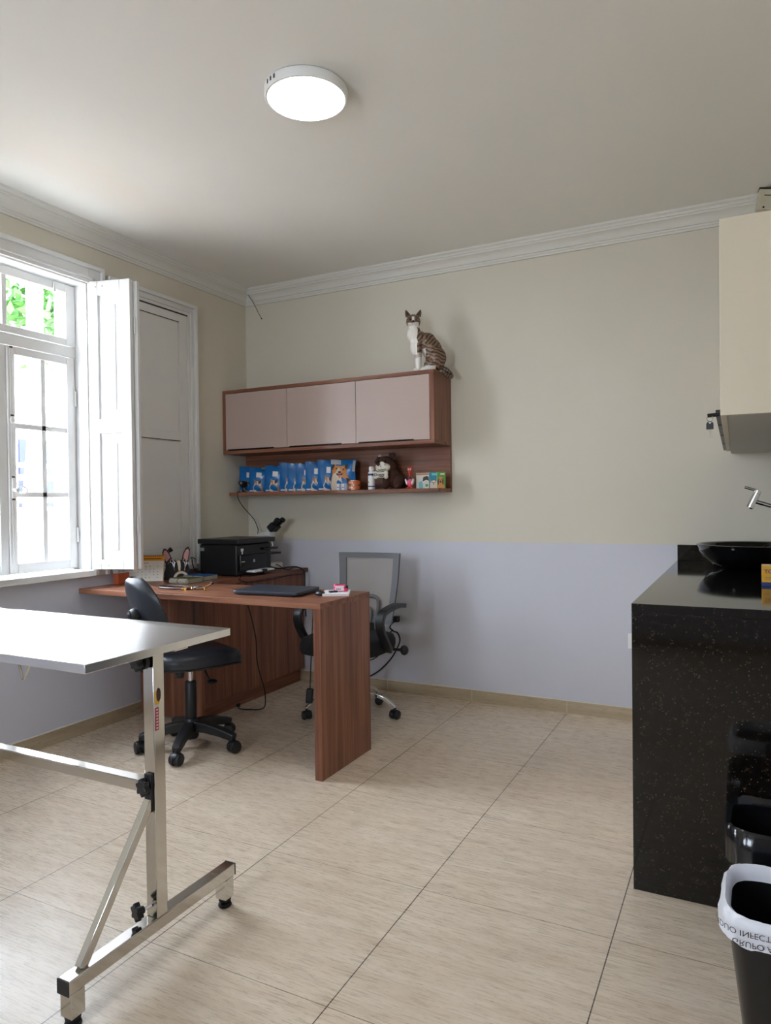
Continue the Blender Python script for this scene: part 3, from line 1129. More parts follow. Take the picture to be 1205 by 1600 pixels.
for a in range(4):
    A, B = rs[a], rs[(a + 1) % 4]
    for i in range(nn):
        j = (i + 1) % nn
        mb.bm.faces.new((A[i], A[j], B[j], B[i]))
obj('back_frame', mb, MESHF, mc, smooth=40)
mb = MB(); mb.grid(lambda i, j: bp(-.86 + 1.72 * i, .09 + .85 * j, .001), 14, 14)
obj('back_net', mb, NET, mc, smooth=60)
# lumbar loop behind the net
mb = MB()
lum = [bp(u, v, .016) for u, v in ((-.42, .02), (-.42, .22), (-.36, .33), (-.2, .37), (0, .375), (.2, .37), (.36, .33), (.42, .22), (.42, .02))]
mb.tube(smooth_path(lum, 5), .011, n=8)
lum = [bp(u, v, .016) for u, v in ((-.18, .02), (-.18, .14), (-.1, .2), (.1, .2), (.18, .14), (.18, .02))]
mb.tube(smooth_path(lum, 5), .009, n=8)
obj('lumbar_loop', mb, MESHF, mc)
mb = MB()
mb.sweep_rect(smooth_path([ML(-.05, 0, .352), ML(-.20, 0, .352), ML(-.245, 0, .40), ML(-.235, 0, .52)], 6), .07, .014, up=LM.to_3x3() @ Vector((0, 1, 0)))
obj('back_bracket', mb, BLACKP, mc, bevel=.003)
for sg in (-1, 1):
    y = sg * .262
    mb = MB()
    pts = smooth_path([ML(-.01, sg * .20, .385), ML(.02, sg * .245, .392), ML(.07, y, .43), ML(.125, y, .50), ML(.145, y, .560), ML(.115, y, .606), ML(.04, y, .622), ML(-.06, y, .628), ML(-.140, y, .618)], 6)
    mb.sweep_rect(pts, .026, .050, up=LM.to_3x3() @ Vector((0, 1, 0)))
    ar = obj('armrest', mb, BLACKP, mc, bevel=.007, seg=3)
mb = MB(); mb.cyl(ML(-.09, .20, .375), ML(-.09, .285, .375), .009, n=10)
mb.ell(ML(-.09, .292, .375), (.024, .024, .028))
obj('tilt_knob', mb, BLACKP, mc)

# ------------------------------------------------------------------ stainless examination table
et = thing('examination_table', 'stainless steel folding examination table', 'table', (-1.95, 1.37, 0))
tz = .838
mb = MB()
xa, xb, ya, yb = -2.60, -1.345, 1.118, 1.632
# sheet with a shallow rim and folded-down edges
def rect(x0, x1, y0, y1, z):
    return [Vector((x0, y0, z)), Vector((x1, y0, z)), Vector((x1, y1, z)), Vector((x0, y1, z))]
mb.loft([rect(xa + .02, xb - .02, ya + .02, yb - .02, tz - .022), rect(xa, xb, ya, yb, tz - .022), rect(xa, xb, ya, yb, tz), rect(xa + .012, xb - .012, ya + .012, yb - .012, tz), rect(xa + .03, xb - .03, ya + .03, yb - .03, tz - .004)], cap0=False, cap1=True)
mb.face(rect(xa + .02, xb - .02, ya + .02, yb - .02, tz - .016))
obj('tabletop', mb, STEELT, et, bevel=.0015)
def bar(name, p0, p1, w, h, up=(0, 0, 1), par=et, mat=STEEL):
    mb = MB(); mb.sweep_rect([p0, p1], w, h, up)
    return obj(name, mb, mat, par, bevel=.0025)
KNOB = MB
def knob(p, d, par, L=.03):
    d = Vector(d).normalized(); p = Vector(p)
    mb = MB(); mb.cyl(p, p + d * L, .004, n=10)
    k = obj('clamp_screw', mb, CHROME, par)
    mb = MB()
    side = d.orthogonal().normalized(); up = d.cross(side)
    q = p + d * L
    ring = []
    for i in range(36):
        t = 2 * PI * i / 36
        r = .020 + .004 * math.cos(6 * t)
        ring.append((r * math.cos(t), r * math.sin(t)))
    mb.prism(ring, frame_m(q, side, up), .016)
    mb.cyl(q - d * .010, q, .010, n=16)
    obj('clamp_knob', mb, BLACKP, par, bevel=.002)
xl = -1.39
s = .038
for ex in (xl, -2.50):
    sg = 1 if ex == xl else -1
    fb = bar('foot_bar', (ex, 1.082, .102), (ex, 1.668, .102), s, .034)
    lg = bar('leg', (ex, 1.372, .119), (ex, 1.372, tz - .020), s, s, up=(1, 0, 0))
    for y in (1.106, 1.642):
        mb = MB(); mb.box(ex - s / 2, ex + s / 2, y - s / 2, y + s / 2, .026, .086)
        ft = obj('foot_post', mb, STEEL, et, bevel=.002)
        mb = MB(); mb.lathe([(0, .0), (.018, .0), (.020, .004), (.018, .010), (.010, .012), (.010, .017), (.018, .018), (.019, .026), (0, .026)], (ex, y, 0), 20)
        obj('rubber_foot', mb, BLACKR, ft)
    for y, dy in ((1.082, -1), (1.668, 1)):
        mb = MB(); mb.box(ex - s / 2 - .0005, ex + s / 2 + .0005, min(y, y + dy * .003), max(y, y + dy * .003), .0845, .1195)
        obj('end_cap', mb, BLACKP, fb, bevel=.001)
    bar('brace', (ex, 1.128, .119), (ex, 1.352, .430), .022, .022)
    mb = MB(); mb.box(ex - .012, ex + .012, 1.344, 1.354, .40, .50)
    obj('hinge_plate', mb, BLACKP, lg, bevel=.002)
    knob((ex, 1.352, .150), (-.3 * sg, -1, 0), lg, .032)
    knob((ex, 1.352, .468), (-.2 * sg, -1, 0), lg, .012)
    knob((ex, 1.352, .795), (-.3 * sg, -1, 0), lg, .022)
    mb = MB(); mb.cyl((ex, 1.345, .795), (ex - .002 * sg, 1.334, .795), .020, n=20)
    obj('washer', mb, BLACKP, lg)
bar('crossbar', (xl - s / 2, 1.372, .458), (-2.50 + s / 2, 1.372, .458), .036, .030)
mb = MB()
for k in range(3):
    mb.tube([(-1.352 + .0, 1.415 + .014 * k + .010 * math.cos(t), tz - .014 + .010 * math.sin(t)) for t in [q * PI / 6 for q in range(13)]], .0028, n=6)
mb.box(-1.356, -1.346, 1.405, 1.455, tz - .026, tz - .004)
obj('latch', mb, STEEL, et, bevel=.001)
mb = MB(); mb.tube([(-1.585, 1.125, tz - .02), (-1.568, 1.122, .782), (-1.562, 1.122, .782), (-1.545, 1.125, tz - .02)], .003, n=8)
obj('wire_hook', mb, STEEL, et)
# sticker on the leg facing the camera
STR = M('sticker_red', rgb(178, 44, 60), .4); STY = M('sticker_yellow', rgb(222, 176, 40), .4); STD = M('sticker_dark', rgb(70, 40, 44), .4)
STW = M('sticker_white', rgb(226, 222, 220), .4)
xs_ = xl + s / 2 + .0004
mb = MB()
mb.mi = 0; mb.box(xs_ - .0003, xs_, 1.356, 1.369, .612, .672)
mb.mi = 1; mb.box(xs_ - .0003, xs_ + .0001, 1.356, 1.372, .680, .716)
mb.mi = 2; mb.prism([(.008 * math.cos(t), .018 * math.sin(t)) for t in [k * PI / 8 for k in range(16)]], frame_m((xs_ - .0003, 1.369, .704), (0, 1, 0), (0, 0, 1)), .0006)
mb.mi = 3
for k in range(3):
    mb.box(xs_ - .0003, xs_ + .0001, 1.356 + .005 * k, 1.359 + .005 * k, .672, .680)
for k in range(7):
    mb.box(xs_, xs_ + .0003, 1.360, 1.366, .556 + .008 * k + .060, .560 + .008 * k + .060)
obj('sticker', mb, [STR, STY, STD, STW], et, smooth=0)

# ------------------------------------------------------------------ black granite counter
ct = thing('granite_counter', 'polished black granite washstand counter with a waterfall end', 'counter', (0, 3.1, 0))
XC = -.306
mb = MB(); mb.box(XC, XR - .001, 2.262, YB - .001, .855, .883)
obj('countertop', mb, GRAN, ct, bevel=.0015)
mb = MB(); mb.box(XC, XR - .013, 2.2625, 2.290, 0.0, .8545)
obj('end_slab', mb, GRAN, ct, bevel=.001)
mb = MB(); mb.box(XC, XR - .001, YB - .021, YB - .001, .8835, .963)
obj('backsplash', mb, GRAN, ct, bevel=.001)
mb = MB(); mb.box(XC + .03, XR - .013, 2.290, YB - .013, .08, .854)
obj('base_unit', mb, CREAM, ct, smooth=0)

# vessel sink
sk = thing('vessel_sink', 'round black glass bowl sink standing on the granite counter', 'sink', (.035, 3.60, .883))
mb = MB()
mb.lathe([(0, .0005), (.080, .0005), (.125, .008), (.165, .024), (.195, .048), (.215, .076), (.227, .104), (.229, .110), (.225, .112), (.214, .106), (.198, .074), (.168, .040), (.12, .020), (.05, .013), (0, .012)], (.035, 3.60, .883), 64)
obj('bowl', mb, M('black_glass', rgb(10, 11, 13), .05, coat=.5), sk, smooth=60)
mb = MB(); mb.lathe([(0, .0125), (.022, .0135), (.024, .0165), (0, .018)], (.035, 3.60, .883), 24)
obj('drain', mb, CHROME, sk)
# wall faucet
fc = thing('wall_faucet', 'chrome wall-mounted faucet above the black sink', 'faucet', (.30, 3.55, 1.1))
mb = MB(); mb.cyl((.348, 3.56, 1.105), (.340, 3.56, 1.106), .030, n=24)
obj('wall_flange', mb, CHROME, fc)
mb = MB(); mb.tube([(.345, 3.56, 1.104), (.2, 3.555, 1.138), (.047, 3.55, 1.188)], .0095, n=14)
obj('spout', mb, CHROME, fc)
ax0, ax1 = Vector((.062, 3.55, 1.236)), Vector((.028, 3.55, 1.160))
mb = MB(); mb.cyl(ax0, ax1, .0165, n=24)
dd = (ax1 - ax0).normalized()
mb.cyl(ax0 + dd * .010, ax0 + dd * .014, .0175, n=24)
mb.cyl(ax1 - dd * .004, ax1 + dd * .004, .0150, .0130, n=24)
obj('valve_body', mb, CHROME, fc, bevel=.001)
mb = MB(); mb.cyl((.050, 3.545, 1.238), (.008, 3.53, 1.252), .0062, n=12)
obj('lever', mb, CHROME, fc)
# yellow box on counter
yb_ = thing('medicine_box', 'yellow carton with a blue stripe on the black counter', 'box', (.15, 2.95, .883))
YEL = M('carton_yellow', rgb(222, 162, 28), .45, noise=.03); BLU = M('carton_blue', rgb(24, 52, 120), .45)
mb = MB(); mb.box(.062, .262, 2.900, 2.975, .8834, .955)
obj('carton', mb, YEL, yb_, bevel=.0015)
mb = MB(); mb.box(.0612, .2628, 2.8993, 2.9757, .8836, .8955)
obj('stripe', mb, BLU, yb_, smooth=0)
mb = MB(); mb.box(.0635, .2605, 2.9015, 2.9735, .9550, .9556)
obj('lid_flap', mb, M('carton_cream', rgb(226, 206, 160), .5), yb_, smooth=0)
obj('lettering', text_bm('TO', .021, frame_m((.0685, 2.8992, .928), (1, 0, 0), (0, 0, 1)), .0006), BLU, yb_, smooth=0)
mb = MB(); mb.box(.070, .13, 2.8992, 2.9, .913, .9142); mb.box(.070, .12, 2.8992, 2.9, .906, .9068)
obj('small_print', mb, BLU, yb_, smooth=0)

# ------------------------------------------------------------------ white upper cabinet on the right wall
uc = thing('wall_cabinet', 'tall cream wall cabinet hung above the granite counter', 'cabinet', (.15, 3.0, 1.43))
poly = [(-.036, 2.1685), (XR - .001, 2.1685), (XR - .001, YB - .001), (-.052, YB - .001)]
mb = MB(); mb.zprism(poly, 1.432, 1.968)
obj('carcass', mb, CREAM, uc, bevel=.001)
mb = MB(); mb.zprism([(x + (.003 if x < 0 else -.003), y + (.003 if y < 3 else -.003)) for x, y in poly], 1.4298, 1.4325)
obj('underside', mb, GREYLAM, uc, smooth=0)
SK = -.0160 / 1.85
def lx(y):
    return -.036 + SK * (y - 2.15)
mb = MB(); mb.zprism([(lx(2.15) - .0175, 2.15), (XR - .002, 2.15), (XR - .002, 2.1680), (lx(2.168) - .0175, 2.1680)], 1.430, 1.9685)
obj('end_panel', mb, CREAM, uc, bevel=.0008)
ysd = [2.169, 2.47, 2.88, 3.32, 3.79]
for i in range(4):
    a, b = ysd[i] + .002, ysd[i + 1] - .002
    mb = MB(); mb.zprism([(lx(a) - .0175, a), (lx(a) - .0005, a), (lx(b) - .0005, b), (lx(b) - .0175, b)], 1.430, 1.968)
    dr = obj('cabinet_door', mb, CREAM, uc, bevel=.001)
    mb = MB(); mb.zprism([(lx(a) - .030, a + .014), (lx(a) - .0176, a + .014), (lx(b) - .0176, b - .018), (lx(b) - .030, b - .018)], 1.434, 1.450)
    obj('edge_handle', mb, BROWNM, dr, bevel=.001)
mb = MB(); mb.cyl((lx(2.18) - .018, 2.17, 1.436), (lx(2.18) - .050, 2.165, 1.433), .0055, n=14)
obj('lock_barrel', mb, BLACKP, uc)
ky = thing('key', 'small key with a black head hanging from the cabinet lock', 'key', (-.092, 2.16, 1.39))
mb = MB(); kx, kyy = -.0800, 2.163
mb.tube([(kx + .0075 * math.cos(t), kyy, 1.4255 + .0095 * math.sin(t)) for t in [q * PI / 9 for q in range(19)]], .0009, n=6)
obj('key_ring', mb, CHROME, ky)
mb = MB()
hd = [(-.0092, 0), (.0092, 0), (.0092, .014)] + [(.0092 * math.cos(t), .014 + .0085 * math.sin(t)) for t in [PI * q / 8 for q in range(1, 8)]] + [(-.0092, .014)]
mb.prism(hd, frame_m((kx, kyy, 1.3945), (1, 0, 0), (0, 0, 1)), .004)
obj('key_head', mb, BLACKP, ky, bevel=.001)
mb = MB(); mb.prism([(-.0018, .016), (.0018, .016), (.0035, .019), (.0035, .020), (-.0035, .020), (-.0035, .019)], frame_m((kx, kyy - .0044, 1.3945), (1, 0, 0), (0, 0, 1)), .0004)
obj('head_hole', mb, STW, ky, smooth=0)
mb = MB()
bl = [(-.0042, 0), (-.0042, -.005), (-.0026, -.008), (-.0032, -.013), (-.0022, -.016), (-.0028, -.020), (-.0016, -.023), (.0016, -.023), (.0026, -.018), (.0030, -.010), (.0038, -.006), (.0038, 0)]
mb.prism(bl, frame_m((kx, kyy - .001, 1.3945), (1, 0, 0), (0, 0, 1)), .002)
obj('key_blade', mb, M('bright_nickel', rgb(225, 222, 214), .2, 1.0), ky, smooth=0)

# ------------------------------------------------------------------ bins
BINM = M('glossy_black_bin', rgb(18, 18, 20), .22)
def bin_rings(cx, cy, a, b, levels, e=4.0, n=64):
    return [[Vector((x, y, z)) for x, y in superellipse(cx, cy, a * k, b * k, e, n)] for k, z in levels]
fb_ = thing('pedal_bin', 'black bin lined with a white bag, nearest the camera', 'bin', (.085, 1.68, 0))
mb = MB(); mb.loft(bin_rings(.085, 1.68, .125, .125, [(.60, .004), (.66, .012), (.70, .06), (.96, .335), (1.0, .337), (1.0, .350), (.95, .350), (.93, .335), (.66, .02), (.60, .014)]))
obj('bin_body', mb, BINM, fb_, bevel=.002)
mb = MB()
mb.box(-.002, .06, 1.560, 1.60, .012, .03)
obj('pedal', mb, BLACKP, fb_, bevel=.004)
LINW = M('white_bag_film', rgb(222, 224, 232), .38, bump=.2, nscale=60)
LINB = M('black_bag_film', rgb(14, 15, 18), .16, bump=.15, nscale=50)
def liner_ring(cx, cy, a, b, k, z, amp, seed, n=96, e=4.0, hang=0.0):
    out = []
    pts = superellipse(cx, cy, a * k, b * k, e, n)
    for i, (x, y) in enumerate(pts):
        t = 2 * PI * i / n
        q = mnoise.noise(Vector((math.cos(t) * 3.1 + seed, math.sin(t) * 3.1, z * 9))) + .6 * mnoise.noise(Vector((math.cos(t) * 9 + seed, math.sin(t) * 9, z * 30)))
        dx, dy = x - cx, y - cy
        L = math.hypot(dx, dy)
        out.append(Vector((x + dx / L * amp * q, y + dy / L * amp * q, z + hang * q)))
    return out
def liner(cx, cy, a, b, seed, drop, z, wide=1.0):
    mb = MB()
    mb.loft([liner_ring(cx, cy, a, b, k * (wide if k > 1 else 1), zz, am, seed, hang=hg) for k, zz, am, hg in
             ((.890, z - .020, .001, 0), (.900, z - .010, .001, 0), (.925, z + .006, .001, .002), (.98, z + .012, .002, .003), (1.03, z + .006, .003, .004), (1.06, z - drop * .5, .006, .006), (1.075, z - drop, .008, .012))], cap0=False, cap1=False)
    return mb
lw = obj('bin_liner', liner(.085, 1.68, .125, .125, 2.0, .040, .352), LINW, fb_, smooth=60)
# print on the folded-over edge (reads upside down because the bag is turned out)
def on_liner(co, zc):
    # co.x runs along the rim, co.y is letter height; flipped by the fold
    per = co.x
    x0, y0 = .085 - .125 * 1.07, 1.68 - .125 * 1.07
    r = .05
    # straight front edge with a rounded left corner
    u = per
    if u < .05:
        px, py = x0 + .0, y0 + r + (.05 - u)
        nx, ny = -1, 0
    elif u < .05 + r * PI / 2:
        t = (u - .05) / r
        px, py = x0 + r - r * math.cos(t), y0 + r - r * math.sin(t)
        nx, ny = -math.cos(t), -math.sin(t)
    else:
        px, py = x0 + r + (u - .05 - r * PI / 2), y0
        nx, ny = 0, -1
    z = zc + co.y
    return Vector((px + nx * .0045, py + ny * .0045, z))
INK = M('black_print', rgb(40, 38, 44), .6)
for txt, u0, zc in (('RESIDUO INFECTANTE', .046, .340), ('GRUPO A', .105, .320)):
    b_ = text_bm(txt, .0165, Matrix.Identity(4), .0)
    for v in b_.verts:
        # turned upside down on the fold: mirror the letters in height
        v.co = on_liner(Vector((u0 + v.co.x, .012 - v.co.y, 0)), zc - .004)
    obj('bag_print', b_, INK, lw, smooth=0)

bb = thing('lined_bin', 'black bin with a black bag, behind the white-lined bin', 'bin', (.085, 2.085, 0))
mb = MB(); mb.loft(bin_rings(.085, 2.085, .125, .125, [(.68, .003), (.72, .01), (.96, .335), (1.0, .350), (.95, .350), (.70, .02)]))
obj('bin_body', mb, BINM, bb, bevel=.002)
obj('bin_liner', liner(.085, 2.085, .125, .125, 7.0, .075, .355, 1.01), LINB, bb, smooth=60)
mb = MB(); mb.box(.062, .10, 1.963, 1.966, .375, .43)
mb.xf(Matrix.Translation((0, .01, -.01)))
obj('paper_tag', mb, STW, bb, smooth=0)

# ------------------------------------------------------------------ wall sockets
def socket(x, z, label, w=.072, h=.07):
    t = thing('wall_socket', label, 'socket', (x, YB, z))
    mb = MB(); mb.box(x - w / 2, x + w / 2, YB - .009, YB - .0005, z - h / 2, z + h / 2)
    obj('cover_plate', mb, WHITEP, t, bevel=.003)
    mb = MB(); mb.box(x - w * .3, x + w * .3, YB - .011, YB - .009, z - h * .3, z + h * .3)
    obj('socket_insert', mb, WHITEP, t, bevel=.001)
    return t
socket(-.522, .436, 'white wall socket peeping out left of the granite counter', .075, .085)

# ------------------------------------------------------------------ things on the desk
zt = .770
# laptop
la = thing('laptop', 'closed dark navy laptop lying on the desk', 'laptop', (-2.02, 2.80, zt), math.radians(5))
LA = Matrix.Translation(la.location) @ Matrix.Rotation(math.radians(5), 4, 'Z')
NAVY = M('navy_plastic', rgb(38, 44, 56), .38, noise=.05, nscale=80)
mb = MB()
mb.loft([[LA @ Vector((x, y, z)) for x, y in superellipse(0, 0, .180 * k, .120 * k, 14, 48)] for k, z in ((.955, .003), (.985, .005), (1, .010), (1, .0125))])
obj('base', mb, NAVY, la, smooth=40)
mb = MB()
mb.loft([[LA @ Vector((x, y, z + (y + .12) * .012)) for x, y in superellipse(0, 0, .180 * k, .120 * k, 14, 48)] for k, z in ((1, .0135), (1, .018), (.99, .0205))])
obj('lid', mb, NAVY, la, smooth=40)
mb = MB()
for x in (-.09, -.065, -.045):
    mb.box(x - .006, x + .006, -.1206, -.119, .0065, .0105, LA)
for y in (-.06, -.03, .01):
    mb.box(.179, .1806, y - .007, y + .007, .0055, .0115, LA)
mb.box(-.06, .06, .112, .1208, .010, .018, LA)
obj('port', mb, M('port_black', rgb(8, 8, 9), .4), la, smooth=0)
mb = MB()
for sx in (-.15, .15):
    for sy in (-.095, .095):
        mb.cyl(LA @ Vector((sx, sy, 0)), LA @ Vector((sx, sy, .0035)), .006, n=10)
obj('rubber_foot', mb, BLACKR, la)
# computer mouse half hidden behind the laptop corner
mo = thing('computer_mouse', 'small black mouse between the laptop and the notepad', 'mouse', (-1.772, 2.80, zt))
mb = MB(); mb.ell((-1.772, 2.80, zt + .010), (.022, .034, .015), rot=(0, 0, .9))
bmesh.ops.bisect_plane(mb.bm, geom=mb.bm.verts[:] + mb.bm.edges[:] + mb.bm.faces[:], plane_co=(0, 0, zt + .0005), plane_no=(0, 0, -1), clear_outer=True)
obj('shell', mb, BLACKP, mo)
mb = MB(); mb.cyl((-1.762, 2.785, zt + .0215), (-1.758, 2.788, zt + .0215), .004, n=10)
obj('scroll_wheel', mb, BLACKR, mo)
# notepad
npd = thing('notepad', 'white notepad on the desk corner', 'notepad', (-1.722, 2.868, zt), math.radians(27))
NP = Matrix.Translation(npd.location) @ Matrix.Rotation(math.radians(27), 4, 'Z')
PAPER = M('white_paper', rgb(232, 232, 236), .7)
mb = MB(); mb.box(-.062, .062, -.075, .075, .0003, .0105, NP)
obj('paper_block', mb, PAPER, npd, smooth=0)
mb = MB(); mb.box(-.0624, .0624, -.0754, .0754, .0107, .0114, NP)
obj('top_sheet', mb, PAPER, npd, smooth=0)
PINK = M('pink_plastic', rgb(226, 52, 110), .35)
px_ = thing('pulse_oximeter', 'small pink and white pulse oximeter lying on the notepad', 'oximeter', (-1.712, 2.893, zt + .0118), math.radians(35))
PX = Matrix.Translation(px_.location) @ Matrix.Rotation(math.radians(35), 4, 'Z')
mb = MB(); mb.box(-.034, .030, -.020, .020, 0, .016, PX); mb.box(-.034, .020, -.020, .020, .019, .033, PX)
obj('jaw', mb, PINK, px_, bevel=.005, seg=3)
mb = MB(); mb.box(-.030, .012, -.0215, -.0195, .004, .028, PX)
obj('front_face', mb, M('pale_pink_plastic', rgb(236, 214, 224), .35), px_, bevel=.002)
mb = MB(); mb.box(.018, .0325, -.014, .014, .006, .028, PX); mb.box(-.024, .012, -.013, .013, .0331, .0338, PX)
obj('screen', mb, M('dark_screen', rgb(40, 18, 30), .15), px_, bevel=.001)
mb = MB()
for k in range(3):
    mb.box(-.024 + .008 * k, -.020 + .008 * k, -.0222, -.0214, .010, .016, PX)
obj('printed_mark', mb, BLACKP, px_, smooth=0)
pc = MB(); pc.tube(smooth_path([NP @ Vector((-.035, -.025, .0155)), NP @ Vector((-.015, -.028, .0165)), NP @ Vector((.005, -.020, .0155))]), .0045, n=8)
pc.ell(NP @ Vector((-.022, -.030, .0155)), (.012, .009, .005))
tag(obj('pen_cap', pc, M('navy_cap', rgb(18, 22, 46), .35)), 'small dark blue clip lying on the notepad beside the pink oximeter', 'clip')

# desk calendar
ca = thing('desk_calendar', 'white and orange tent calendar standing on the desk', 'calendar', (-3.03, 2.985, zt))
ca_l, ca_r = Vector((-3.100, 2.905, zt + .001)), Vector((-2.948, 2.990, zt + .001))
ux = (ca_r - ca_l).normalized(); nb = Vector((-ux.y, ux.x, 0))
wdt = (ca_r - ca_l).length
CAM_ = frame_m(ca_l, ux, Vector((0, 0, 1)) * .95 + nb * .26)
CP = M('calendar_paper', rgb(226, 224, 216), .7); CO = M('calendar_orange', rgb(220, 148, 30), .6); CG = M('calendar_print', rgb(120, 116, 112), .7)
BOARD = M('orange_card', rgb(178, 84, 36), .6)
mb = MB(); mb.box(-.004, wdt + .004, -.001, .150, -.003, -.0003, CAM_)
obj('front_board', mb, M('tan_card', rgb(196, 160, 110), .7), ca, smooth=0)
top = CAM_ @ Vector((0, .149, -.003))
bk0 = ca_l + nb * .066 - ux * .0; bk1 = ca_r + nb * .066 - ux * .02
mb = MB(); t0 = CAM_ @ Vector((-.004, .149, -.004)); t1 = CAM_ @ Vector((wdt + .004, .149, -.004))
mb.loft([[bk0, bk1, t1, t0], [bk0 + nb * .002, bk1 + nb * .002, t1 + nb * .002, t0 + nb * .002]])
obj('back_board', mb, BOARD, ca, smooth=0)
mb = MB(); mb.box(0, wdt, .001, .118, 0, .0010, CAM_)
obj('date_sheet', mb, CP, ca, smooth=0)
mb = MB(); mb.box(0, wdt, .118, .149, 0, .0012, CAM_)
obj('header', mb, CO, ca, smooth=0)
mb = MB()
for r in range(5):
    for c in range(6):
        if (r * 7 + c * 3) % 4:
            mb.box(.03 + .022 * c, .036 + .022 * c, .020 + .016 * r, .0235 + .016 * r, .001, .0013, CAM_)
mb.box(.03, .09, .104, .107, .001, .0013, CAM_)
obj('printed_dates', mb, CG, ca, smooth=0)
mb = MB()
for k in range(16):
    mb.box(.006 + .0106 * k, .012 + .0106 * k, .143, .1505, .001, .0016, CAM_)
mb.box(.06, .16, .128, .133, .0012, .0015, CAM_)
obj('binding', mb, M('binding_brown', rgb(92, 56, 20), .5), ca, smooth=0)

# brown folder / box leaning behind the task chair
fo = thing('cardboard_file', 'orange-brown card file standing at the window end of the desk', 'file', (-3.085, 2.86, zt))
mb = MB()
mF = Matrix.Translation((-3.10, 2.775, zt)) @ Matrix.Rotation(math.radians(8), 4, 'Z')
mb.box(.0, .035, 0, .09, .0006, .060, mF)
obj('sleeve', mb, M('file_orange', rgb(190, 92, 50), .6, noise=.08), fo, bevel=.001)
mb = MB(); mb.box(.004, .031, .004, .086, .0604, .0612, mF)
obj('paper_edge', mb, PAPER, fo, smooth=0)

# French-bulldog shaped pen holder
ph = thing('dog_pen_holder', 'black dog-head shaped pen holder with pink ears', 'pen holder', (-2.93, 3.095, zt))
p0 = Vector((-3.002, 3.050, zt)); p1 = Vector((-2.896, 3.173, zt))
ux = (p1 - p0).normalized(); PHM = frame_m(p0, ux, (0, 0, 1))
def sc(poly, s=1.0):
    return [(u * s, v * s) for u, v in poly]
# outline in metres (u right, v up): total 0.16 wide, 0.19 high
earL = [(.018, .085), (.000, .125), (-.004, .160), (.004, .182), (.018, .180), (.036, .155), (.050, .120)]
headP = [(.010, .002), (.008, .040), (.018, .080), (.050, .118), (.070, .108), (.092, .108), (.112, .118), (.140, .085), (.150, .045), (.146, .002)]
earR = [(.106, .116), (.112, .150), (.128, .180), (.144, .190), (.152, .172), (.148, .130), (.138, .085)]
DBL = M('holder_black', rgb(20, 19, 21), .45); DPK = M('holder_pink', rgb(190, 138, 136), .55); DCR = M('holder_cream', rgb(208, 192, 166), .55)
mb = MB()
mb.prism(headP, PHM, .012); mb.prism(earL, PHM @ Matrix.Translation((0, 0, .001)), .010); mb.prism(earR, PHM @ Matrix.Translation((0, 0, .001)), .010)
obj('head_front', mb, DBL, ph, bevel=.0015)
mb = MB()
for a, b, c, dd in ((.02, .14, .0, .004), (.02, .14, .062, .066)):
    mb.box(a, b, .001, .085, -c - .004, -c, PHM)
mb.box(.02, .024, .001, .085, -.062, -.004, PHM); mb.box(.136, .14, .001, .085, -.062, -.004, PHM); mb.box(.024, .136, .001, .006, -.062, -.004, PHM)
obj('cup', mb, DBL, ph, smooth=0)
def inset(poly, k):
    cx = sum(p[0] for p in poly) / len(poly); cy = sum(p[1] for p in poly) / len(poly)
    return [(cx + (u - cx) * k, cy + (v - cy) * k) for u, v in poly]
mb = MB(); mb.prism(inset(earL, .70), PHM @ Matrix.Translation((0, 0, .011)), .0008); mb.prism(inset(earR, .70), PHM @ Matrix.Translation((0, 0, .011)), .0008)
obj('inner_ear', mb, DPK, ph, smooth=0)
FZ = .042      # the muzzle is a pocket standing out from the face
mb = MB()
mb.box(.046, .146, .001, .052, FZ - .004, FZ, PHM)
mb.box(.046, .050, .001, .052, .012, FZ - .004, PHM); mb.box(.142, .146, .001, .052, .012, FZ - .004, PHM)
mb.box(.050, .142, .001, .006, .012, FZ - .004, PHM)
obj('muzzle_pocket', mb, DBL, ph, bevel=.001)
mb = MB(); mb.prism([(.085, .050), (.082, .080), (.076, .106), (.086, .111), (.096, .106), (.098, .080), (.096, .050)], PHM @ Matrix.Translation((0, 0, .012)), .001)
obj('blaze', mb, DCR, ph, smooth=0)
ring_o = [(.096 + .044 * math.cos(t), .004 + .046 * math.sin(t)) for t in [PI * k / 14 for k in range(15)]]
ring_i = [(.096 + .029 * math.cos(t), .004 + .032 * math.sin(t)) for t in [PI * k / 14 for k in range(14, -1, -1)]]
mb = MB()
for k in range(14):
    mb.prism([ring_o[k], ring_o[k + 1], ring_i[13 - k], ring_i[14 - k]], PHM @ Matrix.Translation((0, 0, FZ)), .001)
obj('muzzle', mb, DCR, ph, smooth=0)
mb = MB()
mb.prism([(.096 + .010 * math.cos(t), .026 + .008 * math.sin(t)) for t in [2 * PI * k / 16 for k in range(16)]], PHM @ Matrix.Translation((0, 0, FZ)), .002)
obj('nose', mb, DBL, ph, smooth=0)
for q in ([(.080, .002), (.088, .018), (.093, .002)], [(.099, .002), (.104, .018), (.112, .002)]):
    mb = MB(); mb.prism(q, PHM @ Matrix.Translation((0, 0, FZ)), .0008)
    obj('jowl', mb, DCR, ph, smooth=0)
for cx in (.058, .126):
    mb = MB(); mb.prism([(cx + .0085 * math.cos(t), .080 + .0085 * math.sin(t)) for t in [2 * PI * k / 20 for k in range(20)]], PHM @ Matrix.Translation((0, 0, .0122)), .0007)
    obj('eye_rim', mb, M('holder_grey', rgb(110, 104, 100), .5), ph, smooth=0)
for cx in (.058, .126):
    mb = MB(); mb.ell(PHM @ Vector((cx, .080, .013)), .0072)
    obj('eye', mb, M('eye_black', rgb(8, 8, 8), .1), ph)
